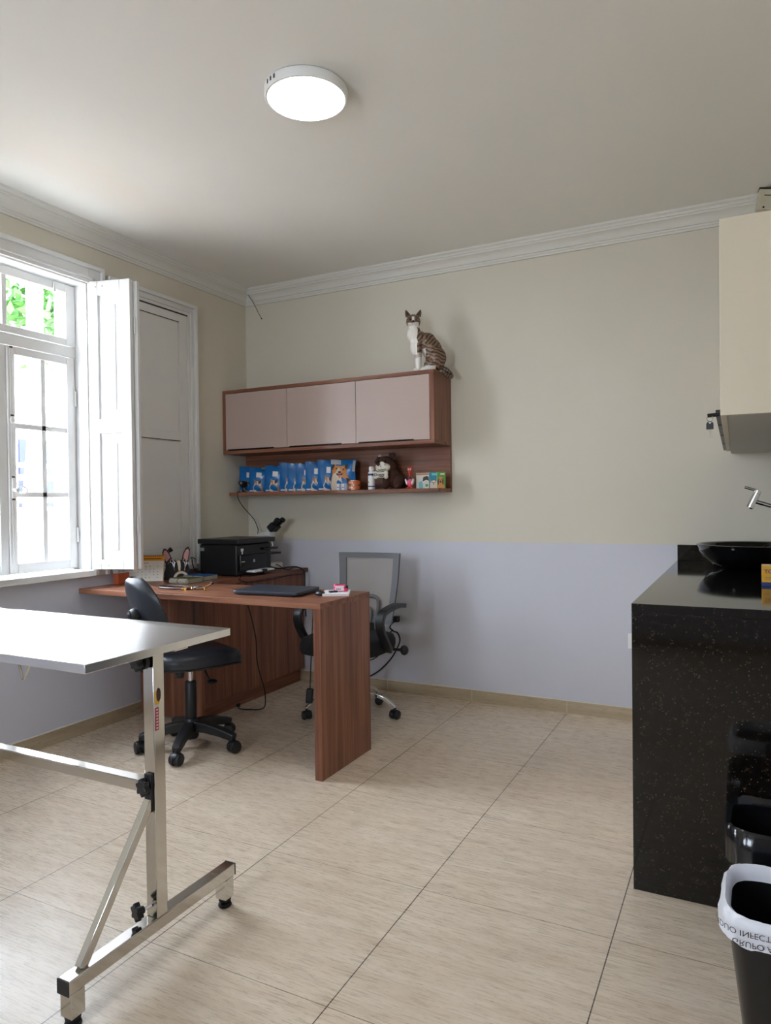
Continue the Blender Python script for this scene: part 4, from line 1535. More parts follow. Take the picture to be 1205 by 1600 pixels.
# scissors in the holder
for k, (u, tilt, lab) in enumerate(((.066, .10, 'metal scissors with ring handles standing in the pen holder, nearer the calendar'), (.110, -.16, 'metal scissors standing in the pen holder, nearer the printer'))):
    sx = thing('scissors', lab, 'scissors', PHM @ Vector((u, .008, .024)), group=None)
    mS = PHM @ Matrix.Translation((u, .008, .024 + .006 * k)) @ Matrix.Scale(.86, 4) @ Matrix.Rotation(tilt, 4, 'Z')
    for sg in (-1, 1):
        mb = MB()
        mb.tube([mS @ Vector((sg * .011 + .0085 * math.cos(t), .118 + .011 * math.sin(t), 0)) for t in [q * PI / 9 for q in range(19)]], .0019, n=6)
        hh = obj('ring_handle', mb, CHROME, sx)
        mb = MB(); mb.sweep_rect([mS @ Vector((sg * .007, .108, sg * .0008)), mS @ Vector((0, .075, sg * .0008)), mS @ Vector((-sg * .003, .0, sg * .0008))], lambda t: .006 - .004 * t, .0014, up=mS.to_3x3() @ Vector((0, 0, 1)))
        obj('blade', mb, CHROME, sx, smooth=0)
# otoscope head sticking out of the holder
ot = thing('otoscope', 'black-headed otoscope leaning in the pen holder', 'otoscope', PHM @ Vector((.04, .008, -.045)))
a0, a1 = PHM @ Vector((.056, .010, -.050)), PHM @ Vector((.032, .150, -.052))
mb = MB(); mb.cyl(a0, a1, .0035, n=10)
obj('handle', mb, CHROME, ot)
dr = (PHM.to_3x3() @ Vector((.80, .60, .1))).normalized()
mb = MB(); q = a1 + Vector((0, 0, .008)); mb.cyl(q - dr * .014, q + dr * .016, .0115, n=18); mb.lathe([(0, .016), (.0135, .016), (.0135, .030), (0, .030)], q, 18, axis=dr)
obj('otoscope_head', mb, BLACKP, ot, bevel=.001)
mb = MB(); mb.lathe([(.0117, -.008), (.0121, -.008), (.0121, .008), (.0117, .008)], q, 18, axis=dr)
obj('label_band', mb, M('grey_band', rgb(120, 120, 122), .4), ot)

# spiral notebooks
def notebook(cx, cy, rz, w, d, h, cover, label, nm='spiral_notebook'):
    t = thing(nm, label, 'notebook', (cx, cy, zt), rz, 'spiral notebooks on the desk')
    m = Matrix.Translation((cx, cy, zt)) @ Matrix.Rotation(rz, 4, 'Z')
    mb = MB(); mb.box(-w / 2, w / 2, -d / 2, d / 2, .0028, h - .0022, m); obj('pages', mb, M('page_edge', rgb(150, 146, 126), .9), t, smooth=0)
    mb = MB(); mb.box(-w / 2 - .001, w / 2 + .001, -d / 2 - .001, d / 2 + .001, .0006, .0028, m); mb.box(-w / 2 - .001, w / 2 + .001, -d / 2 - .001, d / 2 + .001, h - .0022, h, m); obj('cover', mb, cover, t, smooth=0)
    mb = MB()
    for k in range(13):
        x = -w / 2 + .012 + k * (w - .024) / 12
        if k == 6: continue
        mb.tube([m @ Vector((x + .002 * math.sin(q), -d / 2 + (h * .5) * math.cos(q), h / 2 + (h * .48) * math.sin(q))) for q in [k2 * PI / 8 for k2 in range(17)]], .0013, n=6)
    obj('spiral', mb, M('white_wire', rgb(214, 212, 206), .35), t)
    return t
notebook(-2.772, 2.985, math.radians(0), .135, .105, .028, M('olive_cover', rgb(88, 92, 62), .8, spec=.2), 'olive spiral notebook lying on the desk in front of the blue one')
notebook(-2.80, 3.135, math.radians(4), .150, .125, .028, M('blue_cover', rgb(30, 70, 122), .8, spec=.2), 'blue spiral notebook lying on the desk behind the olive one')

# dog leash
BRL = M('brown_leather', rgb(58, 34, 28), .4)
le = thing('dog_leash', 'brown leather lead with brass clips lying on the desk', 'leash', (-2.6, 2.76, zt))
mb = MB()
mb.tube(smooth_path([(-2.50, 2.775, zt + .007), (-2.58, 2.80, zt + .0065), (-2.66, 2.80, zt + .0065), (-2.715, 2.775, zt + .0065), (-2.722, 2.738, zt + .0065), (-2.69, 2.715, zt + .0065), (-2.61, 2.712, zt + .0065), (-2.53, 2.728, zt + .0065), (-2.50, 2.735, zt + .009)], 8), .0062, n=10)
obj('strap', mb, BRL, le)
mb = MB()
mb.tube(smooth_path([(-2.505, 2.735, zt + .010), (-2.49, 2.725, zt + .016), (-2.48, 2.715, zt + .006)]), .0052, n=8)
mb.cbox((-2.522, 2.716, zt + .008), .020, .012, .014)
mb.cyl((-2.53, 2.712, zt + .0062), (-2.545, 2.706, zt + .0062), .006, n=10)
mb.tube(smooth_path([(-2.47, 2.735, zt + .008), (-2.43, 2.75, zt + .013), (-2.405, 2.765, zt + .028), (-2.398, 2.770, zt + .033)]), .0040, n=8)
mb.tube(smooth_path([(-2.43, 2.745, zt + .018), (-2.415, 2.735, zt + .012), (-2.402, 2.725, zt + .004)]), .0034, n=8)
obj('brass_clip', mb, BRASS, le)
NTIP = M('dark_navy_tip', rgb(26, 26, 44), .4)
mb = MB(); mb.tube(smooth_path([(-2.50, 2.755, zt + .008), (-2.475, 2.755, zt + .012), (-2.45, 2.765, zt + .010)]), .008, n=8)
obj('clip_joint', mb, NTIP, le)
mb = MB(); mb.ell((-2.396, 2.771, zt + .036), (.010, .008, .007))
obj('clip_tip', mb, NTIP, le)

# ------------------------------------------------------------------ printer
pr = thing('laser_printer', 'black multifunction laser printer on the desk return', 'printer', (-2.82, 3.50, zt))
PB_ = M('printer_black', rgb(20, 20, 22), .40, noise=.06, nscale=80)
PG = M('printer_gloss', rgb(12, 12, 13), .2)
mb = MB(); mb.box(-2.975, -2.690, 3.330, 3.675, zt + .004, zt + .190)
obj('body', mb, PB_, pr, bevel=.008, seg=3)
mb = MB(); mb.box(-2.985, -2.668, 3.322, 3.690, zt + .194, zt + .224)
mb.box(-2.970, -2.700, 3.34, 3.66, zt + .188, zt + .195)
obj('scanner_lid', mb, PB_, pr, bevel=.006, seg=3)
mb = MB(); mb.box(-2.695, -2.672, 3.345, 3.60, zt + .030, zt + .128)
fr = obj('front_panel', mb, PG, pr, bevel=.006, seg=3)
mb = MB(); mb.box(-2.740, -2.652, 3.56, 3.70, zt + .148, zt + .162)
obj('control_panel', mb, PG, pr, bevel=.004)
mb = MB(); mb.box(-2.70, -2.610, 3.40, 3.62, zt + .016, zt + .022)
tr_ = obj('paper_tray', mb, PB_, pr, bevel=.002)
mb = MB(); mb.box(-2.69, -2.618, 3.415, 3.605, zt + .0222, zt + .032)
obj('paper_stack', mb, PAPER, tr_, smooth=0)
mb = MB(); mb.box(-2.632, -2.606, 3.485, 3.520, zt + .010, zt + .036)
obj('paper_guide', mb, PG, tr_, bevel=.002)
mb = MB()
mb.prism([(.009 * math.cos(t), .009 * math.sin(t)) for t in [2 * PI * k / 24 for k in range(24)]], frame_m((-2.6719, 3.475, zt + .088), (0, 1, 0), (0, 0, 1)), .0008)
lg = obj('maker_badge', mb, M('badge_silver', rgb(176, 178, 182), .3), fr, smooth=0)
obj('badge_lettering', text_bm('hp', .013, frame_m((-2.6710, 3.468, .0845 + zt), (0, 1, .25), (0, -.1, 1)), .0004), PG, fr, smooth=0)
mb = MB(); mb.box(-2.6925, -2.689, 3.37, 3.395, zt + .150, zt + .166); mb.box(-2.6925, -2.689, 3.378, 3.388, zt + .132, zt + .150)
obj('white_sticker', mb, STW, pr, smooth=0)
mb = MB(); mb.box(-2.968, -2.938, 3.3285, 3.3298, zt + .150, zt + .170)
obj('rating_label', mb, M('label_grey', rgb(150, 152, 152), .5), pr, smooth=0)
mb = MB(); mb.box(-2.6715, -2.6705, 3.352, 3.385, zt + .0845, zt + .0905)
obj('model_lettering', mb, M('badge_silver', rgb(176, 178, 182), .3), fr, smooth=0)
mb = MB()
for x, y in ((-2.95, 3.36), (-2.72, 3.36), (-2.95, 3.65), (-2.72, 3.65)):
    mb.cyl((x, y, zt), (x, y, zt + .005), .012, n=12)
obj('rubber_foot', mb, BLACKR, pr)

# ------------------------------------------------------------------ microscope behind the printer
ms = thing('microscope', 'microscope with a white arm and black twin eyepieces behind the printer', 'microscope', (-2.80, 3.85, zt))
WM = M('microscope_white', rgb(206, 208, 208), .35)
mb = MB(); mb.box(-2.90, -2.72, 3.765, 3.925, zt + .001, zt + .045)
obj('foot', mb, WM, ms, bevel=.01, seg=3)
mb = MB(); mb.sweep_rect(smooth_path([(-2.875, 3.85, zt + .04), (-2.885, 3.85, zt + .14), (-2.87, 3.85, zt + .215), (-2.80, 3.845, zt + .245), (-2.74, 3.84, zt + .25)]), .05, .045, up=(0, 1, 0))
obj('arm', mb, WM, ms, bevel=.008, seg=3)
mb = MB(); mb.box(-2.86, -2.72, 3.785, 3.905, zt + .110, zt + .122)
obj('stage', mb, BLACKP, ms, bevel=.002)
mb = MB(); mb.cyl((-2.77, 3.84, zt + .235), (-2.77, 3.84, zt + .205), .032, n=24)
for k in range(3):
    a = 2 * PI * k / 3 + .4
    mb.cyl((-2.77 + .012 * math.cos(a), 3.84 + .012 * math.sin(a), zt + .207), (-2.77 + .024 * math.cos(a), 3.84 + .024 * math.sin(a), zt + .155), .008, n=12)
obj('nosepiece', mb, CHROME, ms)
mb = MB(); mb.cyl((-2.77, 3.84, zt + .245), (-2.77, 3.84, zt + .262), .036, n=28)
obj('head_collar', mb, WM, ms, bevel=.002)
hd0 = Vector((-2.765, 3.835, zt + .270)); hdir = Vector((.74, -.12, .62)).normalized()
mb = MB(); mb.cyl(hd0 - Vector((.0, 0, .012)), hd0 + hdir * .030, .030, .026, n=24)
obj('head_base', mb, WM, ms)
side = hdir.cross(Vector((0, 0, 1))).normalized()
mH = frame_m(hd0 + hdir * .055, hdir, side)
mb = MB(); mb.box(-.028, .030, -.034, .034, -.026, .026, mH)
obj('prism_housing', mb, BLACKP, ms, bevel=.006, seg=3)
for sg in (-1, 1):
    q = hd0 + hdir * .078 + side * sg * .024 + Vector((0, 0, .004))
    mb = MB(); mb.cyl(q, q + hdir * .040, .0155, n=20); mb.lathe([(.016, .036), (.019, .040), (.019, .058), (.0165, .062), (.008, .062), (.008, .056), (0, .056)], q, 20, axis=hdir)
    obj('eyepiece', mb, BLACKP, ms)
for y in (3.80, 3.90):
    mb = MB(); mb.cyl((-2.885, y - .02 if y < 3.85 else y, zt + .075), (-2.885, y if y < 3.85 else y + .02, zt + .075), .018, n=20)
    obj('focus_knob', mb, BLACKP, ms)

ms.location.x -= .055
ms.scale.z = .915
# ------------------------------------------------------------------ cables
def cable(name, label, pts, r=.003, extra=None, n=10):
    t = thing(name, label, 'cable', pts[0])
    mb = MB(); mb.tube(smooth_path(pts, n), r, n=8)
    obj('cord', mb, BLACKR, t)
    if extra:
        extra(t)
    return t
def plug_end(p, sx, sy, sz, nm='plug'):
    def f(t):
        mb = MB(); mb.cbox(p, sx, sy, sz)
        obj(nm, mb, BLACKP, t, bevel=.003)
    return f
cable('hanging_cable', 'black cable hanging from under the desktop to the floor by the cabinet',
      [(-2.31, 2.90, zt - .03), (-2.30, 2.94, .66), (-2.305, 3.0, .50), (-2.36, 3.08, .36), (-2.43, 3.20, .24), (-2.475, 3.30, .12), (-2.49, 3.32, .030), (-2.515, 3.31, .006), (-2.57, 3.285, .0045), (-2.62, 3.27, .0045), (-2.634, 3.26, .012), (-2.632, 3.255, .03)], .0032, plug_end((-2.632, 3.254, .03), .016, .022, .02))
cable('printer_cable', 'black power cable running from the printer over the end of the desk return',
      [(-2.72, 3.70, zt + .03), (-2.69, 3.76, zt + .012), (-2.665, 3.82, zt + .017), (-2.64, 3.87, zt + .016), (-2.615, 3.90, zt + .004), (-2.600, 3.915, zt - .02), (-2.598, 3.92, .70), (-2.600, 3.92, .60), (-2.60, 3.93, .45)], .0042)
cable('data_cable', 'thin black cable looping beside the printer tray',
      [(-2.672, 3.695, zt + .045), (-2.655, 3.705, zt + .04), (-2.635, 3.74, zt + .012), (-2.64, 3.80, zt + .0035), (-2.665, 3.86, zt + .0035), (-2.70, 3.93, zt + .0035)], .0028)
cable('drooping_cable', 'thin black cable drooping along the edge of the desk return in front of the printer',
      [(-2.69, 3.36, zt + .004), (-2.655, 3.32, zt + .004), (-2.625, 3.28, zt + .003), (-2.612, 3.26, zt - .010), (-2.610, 3.35, zt - .030), (-2.610, 3.55, zt - .034), (-2.610, 3.75, zt - .030), (-2.606, 3.90, zt - .035)], .0028)
cable('window_side_cable', 'black cable running from the pen holder to the back of the printer',
      [(-2.90, 3.17, zt + .118), (-2.97, 3.26, zt + .115), (-3.02, 3.34, zt + .10)], .0030)
cable('scanner_cable', 'black cable sloping down from the pen holder behind the printer',
      [(-2.90, 3.18, zt + .112), (-2.95, 3.24, zt + .075), (-3.0, 3.32, zt + .03), (-3.03, 3.42, zt + .004)], .0030)
def brick(t):
    mb = MB(); mb.cbox((-2.048, 3.12, .185), .038, .028, .080, rot=(.1, .1, .4))
    obj('power_brick', mb, BLACKP, t, bevel=.008, seg=3)
cable('adapter_cable', 'black laptop adapter cable hanging down with its power brick beside the mesh chair',
      [(-1.97, 3.035, .735), (-1.985, 3.07, .69), (-2.01, 3.10, .58), (-2.025, 3.11, .45), (-2.035, 3.115, .34), (-2.045, 3.12, .225)], .0030, brick)
def wplug(t):
    mb = MB(); mb.cbox((-1.952, YB - .024, .468), .034, .040, .038)
    obj('plug', mb, BLACKP, t, bevel=.004)
cable('extension_cable', 'black cable plugged into the blue wall and looping down behind the mesh chair',
      [(-1.952, YB - .045, .460), (-1.975, YB - .07, .425), (-1.952, YB - .07, .40), (-1.925, YB - .06, .385), (-1.918, YB - .05, .33), (-1.97, YB - .045, .235), (-2.05, YB - .04, .15), (-2.13, YB - .035, .095), (-2.22, YB - .03, .06), (-2.30, YB - .03, .03)], .0048, wplug)
cable('chair_side_cable', 'thin black cable curving under the mesh chair seat along the blue wall',
      [(-1.975, YB - .03, .40), (-2.03, YB - .03, .33), (-2.06, YB - .03, .25), (-2.12, YB - .03, .20), (-2.2, YB - .03, .18)], .0036)
def webcam_stand(t):
    c = Vector((-3.042, 3.845, 1.2845))
    mb = MB(); mb.lathe([(0, 0), (.034, 0), (.034, .004), (.012, .008), (.007, .016), (.007, .030), (.016, .040), (.030, .056), (.034, .070), (.026, .076), (0, .078)], c, 24)
    obj('webcam_body', mb, BLACKP, t, smooth=50)
    mb = MB(); mb.cyl(c + Vector((.01, -.030, .062)), c + Vector((.012, -.036, .063)), .009, n=16)
    mb.cyl(c + Vector((-.012, -.028, .062)), c + Vector((-.013, -.034, .063)), .005, n=12)
    obj('lens', mb, CHROME, t)
wcb = cable('webcam', 'small black webcam at the left end of the shelf, its cord hanging down',
      [(-3.040, 3.818, 1.290), (-3.038, 3.785, 1.2865), (-3.036, 3.778, 1.272), (-3.045, 3.80, 1.235), (-3.05, 3.86, 1.18), (-3.02, 3.93, 1.10), (-3.0, 3.95, 1.03), (-2.985, 3.93, zt + .255), (-2.97, 3.90, zt + .20)], .0026, webcam_stand)
wcb['category'] = 'webcam'

# ------------------------------------------------------------------ pet food bags on the shelf
BAGB = M('bag_blue', rgb(14, 104, 172), .25, noise=.06, nscale=14)
BAGD = M('bag_deep_blue', rgb(14, 60, 128), .28)
BAGW = M('bag_white', rgb(222, 222, 220), .45)
BAGG = M('bag_grey', rgb(168, 172, 170), .4)
CATW = M('print_cream', rgb(214, 200, 180), .5); CATT = M('print_tan', rgb(182, 128, 82), .5); CATD = M('print_dark', rgb(54, 40, 34), .5)
CATO = M('print_orange', rgb(204, 132, 62), .5); CATP = M('print_pink', rgb(210, 110, 110), .5)
def bag_front(w, h, t, u, v, off=0.0):
    """front surface of a stand-up pouch; u, v in 0..1"""
    e = max(0, math.sin(PI * u)) ** .6 * min(1, (1 - v) * 2.6 + .06) * (.55 + .45 * min(1, v / .15))
    pin = 1 - .05 * math.sin(PI * v)
    return Vector(((u - .5) * w * pin + w / 2, -t * e - off + .005 * math.sin(9 * v + 5 * u) + .012 * max(0, v - .8) * math.sin(7 * u + 30 * w), v * h * (1 + .02 * math.sin(5 * u + 40 * h))))
def circ(cx, cy, rx, ry, n=18):
    return [(cx + rx * math.cos(2 * PI * k / n), cy + ry * math.sin(2 * PI * k / n)) for k in range(n)]
CATFACE = [([(.42, .0), (.40, .16), (.46, .26), (.47, .34), (.455, .44), (.53, .38), (.66, .385), (.75, .45), (.74, .34), (.76, .25), (.80, .14), (.82, .0)], 0),
           ([(.455, .44), (.53, .38), (.58, .36), (.56, .29), (.48, .31), (.47, .34)], 1),
           ([(.75, .45), (.66, .385), (.62, .37), (.64, .30), (.72, .28), (.74, .34)], 2),
           ([(.76, .25), (.80, .14), (.82, .0), (.75, .0), (.74, .12), (.72, .20)], 1),
           (circ(.545, .275, .017, .020), 2), (circ(.665, .275, .017, .020), 2), (circ(.605, .235, .016, .012), 3)]
def print_shapes(shapes, fn, base=.0018, step=.0006):
    mb = MB()
    for k, (poly, mi) in enumerate(shapes):
        mb.mi = mi
        # fan round the centroid so the print follows the bulge
        cu = sum(p[0] for p in poly) / len(poly); cv = sum(p[1] for p in poly) / len(poly)
        off = base + step * k
        c = mb.bm.verts.new(fn(cu, cv, off))
        vs = [mb.bm.verts.new(fn(u, v, off)) for u, v in poly]
        for i in range(len(vs)):
            f = mb.bm.faces.new((c, vs[i], vs[(i + 1) % len(vs)])); f.material_index = mi
    return mb
def pouch(name, label, x, y, rz, w, h, t, lean, kind='cat', group='blue pet food pouches on the shelf'):
    z0 = 1.2845
    o = thing(name, label, 'bag', (x, y, z0), rz, group)
    m = Matrix.Translation((x, y, z0)) @ Matrix.Rotation(rz, 4, 'Z') @ Matrix.Rotation(lean, 4, 'X')
    f = lambda u, v, off=0.0: m @ bag_front(w, h, t, u, v, off)
    mb = MB()
    N = 14
    mb.grid(lambda u, v: f(u, v), N, N)
    mb.grid(lambda u, v: m @ Vector((((1 - u) - .5) * w * (1 - .05 * math.sin(PI * v)) + w / 2, .30 * t * max(0, math.sin(PI * u)) * (1 - v) + .005 * math.sin(9 * v + 5 * (1 - u)) + .012 * max(0, v - .8) * math.sin(7 * (1 - u) + 30 * w), v * h * (1 + .02 * math.sin(5 * (1 - u) + 40 * h)))), N, N)
    bmesh.ops.remove_doubles(mb.bm, verts=mb.bm.verts, dist=.0006)
    obj('pouch', mb, BAGB, o, smooth=60)
    if kind == 'cat':
        mb = print_shapes([([((u - .61) * 1.15 + .50, v * 1.12) for u, v in poly], mi) for poly, mi in CATFACE], f)
        obj('cat_picture', mb, [CATW, CATT, CATD, CATP], o, smooth=0)
        mb = MB(); mb.grid(lambda u, v: f(.40 + .27 * u, .58 + .20 * v, .0016), 6, 5)
        obj('white_label', mb, BAGW, o, smooth=60)
        mb = MB(); mb.grid(lambda u, v: f(.06 + .34 * u, .03 + .045 * v, .0014), 5, 2)
        obj('bottom_strip', mb, BAGW, o, smooth=60)
        mb = MB(); mb.grid(lambda u, v: f(.62 + .36 * u, .955 + .045 * v, .0012), 4, 2)
        obj('corner_strip', mb, BAGG, o, smooth=60)
    else:
        S = .0
        dog = [([(.06, .0), (.02, .18), (.05, .36), (.09, .48), (.10, .60), (.05, .66), (.06, .76), (.14, .86), (.26, .80), (.48, .79), (.60, .82), (.70, .90), (.72, .76), (.66, .66), (.66, .52), (.76, .38), (.86, .22), (.88, .04), (.80, 0)], 1),
               ([(.08, .0), (.03, .18), (.07, .36), (.12, .50), (.22, .56), (.30, .70), (.36, .74), (.42, .68), (.50, .56), (.46, .44), (.50, .30), (.52, .0)], 0),
               ([(.05, .66), (.06, .76), (.14, .86), (.19, .80), (.14, .72), (.10, .64)], 2),
               ([(.60, .82), (.70, .90), (.72, .76), (.66, .68), (.60, .74)], 2),
               ([(.64, .40), (.76, .38), (.86, .22), (.88, .04), (.78, .03), (.74, .2)], 2),
               ([(.24, .55), (.30, .48), (.40, .45), (.50, .50), (.54, .57), (.48, .54), (.39, .52), (.31, .54)], 2),
               ([(.35, .50), (.45, .50), (.44, .40), (.38, .39)], 3),
               (circ(.39, .585, .055, .045), 2), (circ(.26, .70, .035, .03), 2), (circ(.55, .68, .035, .03), 2)]
        dog = [([(u * 1.02 - .0, v) for u, v in p], k) for p, k in dog]
        mb = print_shapes(dog, f, base=.004)
        obj('dog_picture', mb, [CATW, CATO, CATD, CATP], o, smooth=0)
        mb = MB(); mb.grid(lambda u, v: f(.02 + .42 * u, .84 + .15 * v, .0014), 6, 3)
        obj('grey_header', mb, BAGG, o, smooth=60)
        mb = MB(); mb.grid(lambda u, v: f(.90 + .09 * u, .60 + .36 * v, .0014), 2, 6)
        obj('corner_strip', mb, BAGG, o, smooth=60)
    return o
bags = [(-3.108, 3.885, 16, .145, .176, .018, -.05, 'blue cat food pouch at the left end of the shelf, behind the webcam'),
        (-3.000, 3.850, 20, .148, .168, .028, -.09, 'blue cat food pouch just right of the webcam, showing its whole kitten picture'),
        (-2.862, 3.845, 18, .150, .174, .024, -.07, 'blue cat food pouch, third along the shelf from the webcam end'),
        (-2.745, 3.850, 26, .148, .190, .019, -.05, 'blue cat food pouch, fourth along the shelf from the webcam end'),
        (-2.678, 3.845, 28, .150, .182, .016, -.05, 'blue cat food pouch, fifth along the shelf, mostly behind its neighbour'),
        (-2.612, 3.842, 28, .148, .177, .016, -.05, 'blue cat food pouch, sixth along the shelf, fourth left of the dog pouch'),
        (-2.535, 3.842, 26, .150, .188, .019, -.06, 'blue cat food pouch with a creased side, second to the left of the dog pouch'),
        (-2.440, 3.840, 24, .152, .197, .019, -.06, 'tall blue cat food pouch right beside the dog pouch')]
for x, y, a, w, h, t, ln, lab in bags:
    pouch('pet_food_pouch', lab, x, y, math.radians(a), w, h, t, ln)
pouch('pet_food_pouch', 'blue pouch with a large picture of a smiling tan and white dog', -2.345, 3.842, math.radians(14), .170, .195, .022, -.05, 'dog')
# sample boxes, tins, bottle
SBX = M('sample_box_white', rgb(206, 210, 216), .5)
for k, x in enumerate((-2.272, -2.236)):
    t = thing('sample_box', ('small white sample box in front of the dog pouch, on the left', 'small white sample box beside the orange tins')[k], 'box', (x + .016, 3.815, 1.2845), 0, 'small white sample boxes')
    mb = MB(); mb.box(x, x + .033, 3.80, 3.83, 1.2845, 1.325); obj('carton', mb, SBX, t, bevel=.001)
    mb = MB(); mb.box(x + .022, x + .028, 3.7992, 3.80, 1.285, 1.3245); mb.box(x + .002, x + .02, 3.7992, 3.80, 1.300, 1.303); obj('blue_stripe', mb, M('stripe_blue', rgb(70, 90, 150), .5), t, smooth=0)
ORT = M('tin_label_orange', rgb(206, 98, 48), .35, noise=.35, nscale=90); TINM = M('tin_metal', rgb(176, 160, 140), .25, .9)
for k in range(2):
    z = 1.2845 + k * .0305
    t = thing('food_tin', ('orange pet food tin at the bottom of the stack of two', 'orange pet food tin stacked on top of the other')[k], 'tin', (-2.168, 3.845, z), 0, 'two orange pet food tins')
    mb = MB(); mb.lathe([(0, .001), (.036, .001), (.0385, 0), (.0388, .002), (.0375, .003), (.0375, .027), (.0388, .028), (.0385, .030), (.036, .029), (0, .028)], (-2.168, 3.845, z), 40); obj('can', mb, TINM, t)
    mb = MB(); mb.lathe([(.0376, .0045), (.0379, .0045), (.0379, .0255), (.0376, .0255)], (-2.168, 3.845, z), 40); obj('paper_label', mb, ORT, t)
    mb = MB()
    for q in range(3):
        a = -2.1 + .32 * q
        mt = Matrix.Translation((-2.168, 3.845, z)) @ Matrix.Rotation(a, 4, 'Z')
        mb.box(.0376, .0382, -.004, .004, .010, .020, mt)
    obj('label_print', mb, CATW, t, smooth=0)
bo = thing('spray_bottle', 'white cylindrical bottle with blue bands beside the plush dog', 'bottle', (-2.050, 3.850, 1.2845))
mb = MB(); mb.lathe([(0, 0), (.020, 0), (.0215, .003), (.0215, .098), (.020, .106), (.014, .112), (.014, .118), (0, .118)], (-2.050, 3.850, 1.2845), 32); obj('bottle_body', mb, WHITEP, bo)
mb = MB(); mb.lathe([(0, .1185), (.0148, .1185), (.0152, .122), (.0145, .138), (.011, .143), (0, .143)], (-2.050, 3.850, 1.2845), 28); obj('cap', mb, WHITEP, bo)
mb = MB(); mb.lathe([(.0217, .016), (.0220, .016), (.0220, .023), (.0217, .023)], (-2.050, 3.850, 1.2845), 32); mb.lathe([(.0217, .086), (.0220, .086), (.0220, .098), (.0217, .098)], (-2.050, 3.850, 1.2845), 32); obj('blue_band', mb, M('band_blue', rgb(30, 34, 110), .4), bo)
mb = MB(); mt = Matrix.Translation((-2.050, 3.850, 1.2845)) @ Matrix.Rotation(-2.1, 4, 'Z'); mb.box(.0214, .0222, -.006, .006, .04, .05, mt); obj('crest', mb, M('crest_yellow', rgb(180, 150, 60), .5), bo, smooth=0)

# ------------------------------------------------------------------ plush dog with bone
PL = M('brown_plush', rgb(66, 38, 27), .95, noise=.25, nscale=120, bump=1.0)
pd = thing('plush_dog', 'brown plush dog with a white muzzle holding a bone toy', 'plush toy', (-1.93, 3.90, 1.2845))
s0 = 1.2845
mb = MB()
mb.ell((-1.930, 3.905, s0 + .080), (.048, .044, .075), rot=(0, -.25, 0))        # torso
mb.ell((-1.888, 3.910, s0 + .048), (.044, .042, .046))                         # haunch
mb.ell((-1.965, 3.880, s0 + .155), (.055, .050, .052))                         # head
mb.ell((-1.945, 3.885, s0 + .140), (.050, .045, .045))
mb.ell((-1.955, 3.858, s0 + .025), (.024, .030, .025)); mb.cyl((-1.955, 3.880, s0 + .09), (-1.955, 3.856, s0 + .022), .024, .024)
mb.ell((-1.868, 3.850, s0 + .022), (.026, .034, .022)); mb.cyl((-1.878, 3.89, s0 + .05), (-1.866, 3.85, s0 + .025), .034, .026)
obj('body', organic(mb, .004, 5), PL, pd, smooth=70)
for cx, cz, ry, nm in ((-2.013, .185, .5, 0), (-1.918, .205, -.9, 1)):
    mb = MB(); mb.ell((cx, 3.872, s0 + cz), (.015, .014, .026), rot=(0, ry, 0)); mb.ell((cx + (-.006 if nm == 0 else .014), 3.868, s0 + cz - (.012 if nm == 0 else -.004)), (.015, .012, .018), rot=(0, ry, 0))
    obj('ear', organic(mb, .003, 4), PL, pd, smooth=70)
mb = MB()
mb.ell((-1.985, 3.842, s0 + .134), (.030, .026, .026)); mb.ell((-1.948, 3.842, s0 + .134), (.032, .026, .026)); mb.ell((-1.968, 3.845, s0 + .150), (.026, .022, .024))
obj('muzzle', organic(mb, .003, 5), M('white_plush', rgb(214, 208, 192), .95, bump=.8, noise=.05, nscale=120), pd, smooth=70)
mb = MB(); mb.ell((-1.985, 3.817, s0 + .154), (.012, .007, .011))
obj('nose', mb, M('nose_black', rgb(14, 14, 14), .25), pd)
for a, b in ((-1.990, .170), (-1.944, .170)):
    mb = MB(); mb.ell((a, 3.832, s0 + b), .0055)
    obj('eye', mb, M('nose_black', rgb(14, 14, 14), .25), pd)
for a, b in ((-1.966, .139), (-1.938, .148), (-2.000, .131)):
    mb = MB(); mb.ell((a, 3.8175, s0 + b), .0030)
    obj('muzzle_dot', mb, M('nose_black', rgb(14, 14, 14), .25), pd)
mb = MB(); mb.tube(smooth_path([(-1.988, 3.8185, s0 + .124), (-1.980, 3.8175, s0 + .117), (-1.968, 3.818, s0 + .119), (-1.950, 3.818, s0 + .121), (-1.932, 3.822, s0 + .122)]), .0016, n=6)
obj('mouth_stitch', mb, M('nose_black', rgb(14, 14, 14), .25), pd)
mb = MB()
bz, by = s0 + .088, 3.822
mb.cyl((-2.000, by, bz), (-1.940, by, bz), .019)
for x in (-2.006, -1.934):
    for dz in (-.011, .011):
        mb.ell((x, by, bz + dz), (.015, .013, .015))
bn = obj('bone_toy', organic(mb, .003, 4), M('bone_cream', rgb(216, 212, 198), .9, bump=.4, nscale=200), pd, smooth=70)
obj('bone_lettering', text_bm('Doggy', .027, frame_m((-1.971, by - .0195, bz - .007), (1, 0, 0), (0, 0, 1)), .0012, 'CENTER'), CATD, bn, smooth=0)
mb = MB(); mb.box(-1.992, -1.985, 3.836, 3.838, s0 + .200, s0 + .207)
mb.tube([(-1.985 + .006 * math.cos(t), 3.842, s0 + .207 + .006 * math.sin(t)) for t in [q * PI / 6 for q in range(13)]], .001, n=5)
obj('tag_loop', mb, STW, pd, smooth=0)

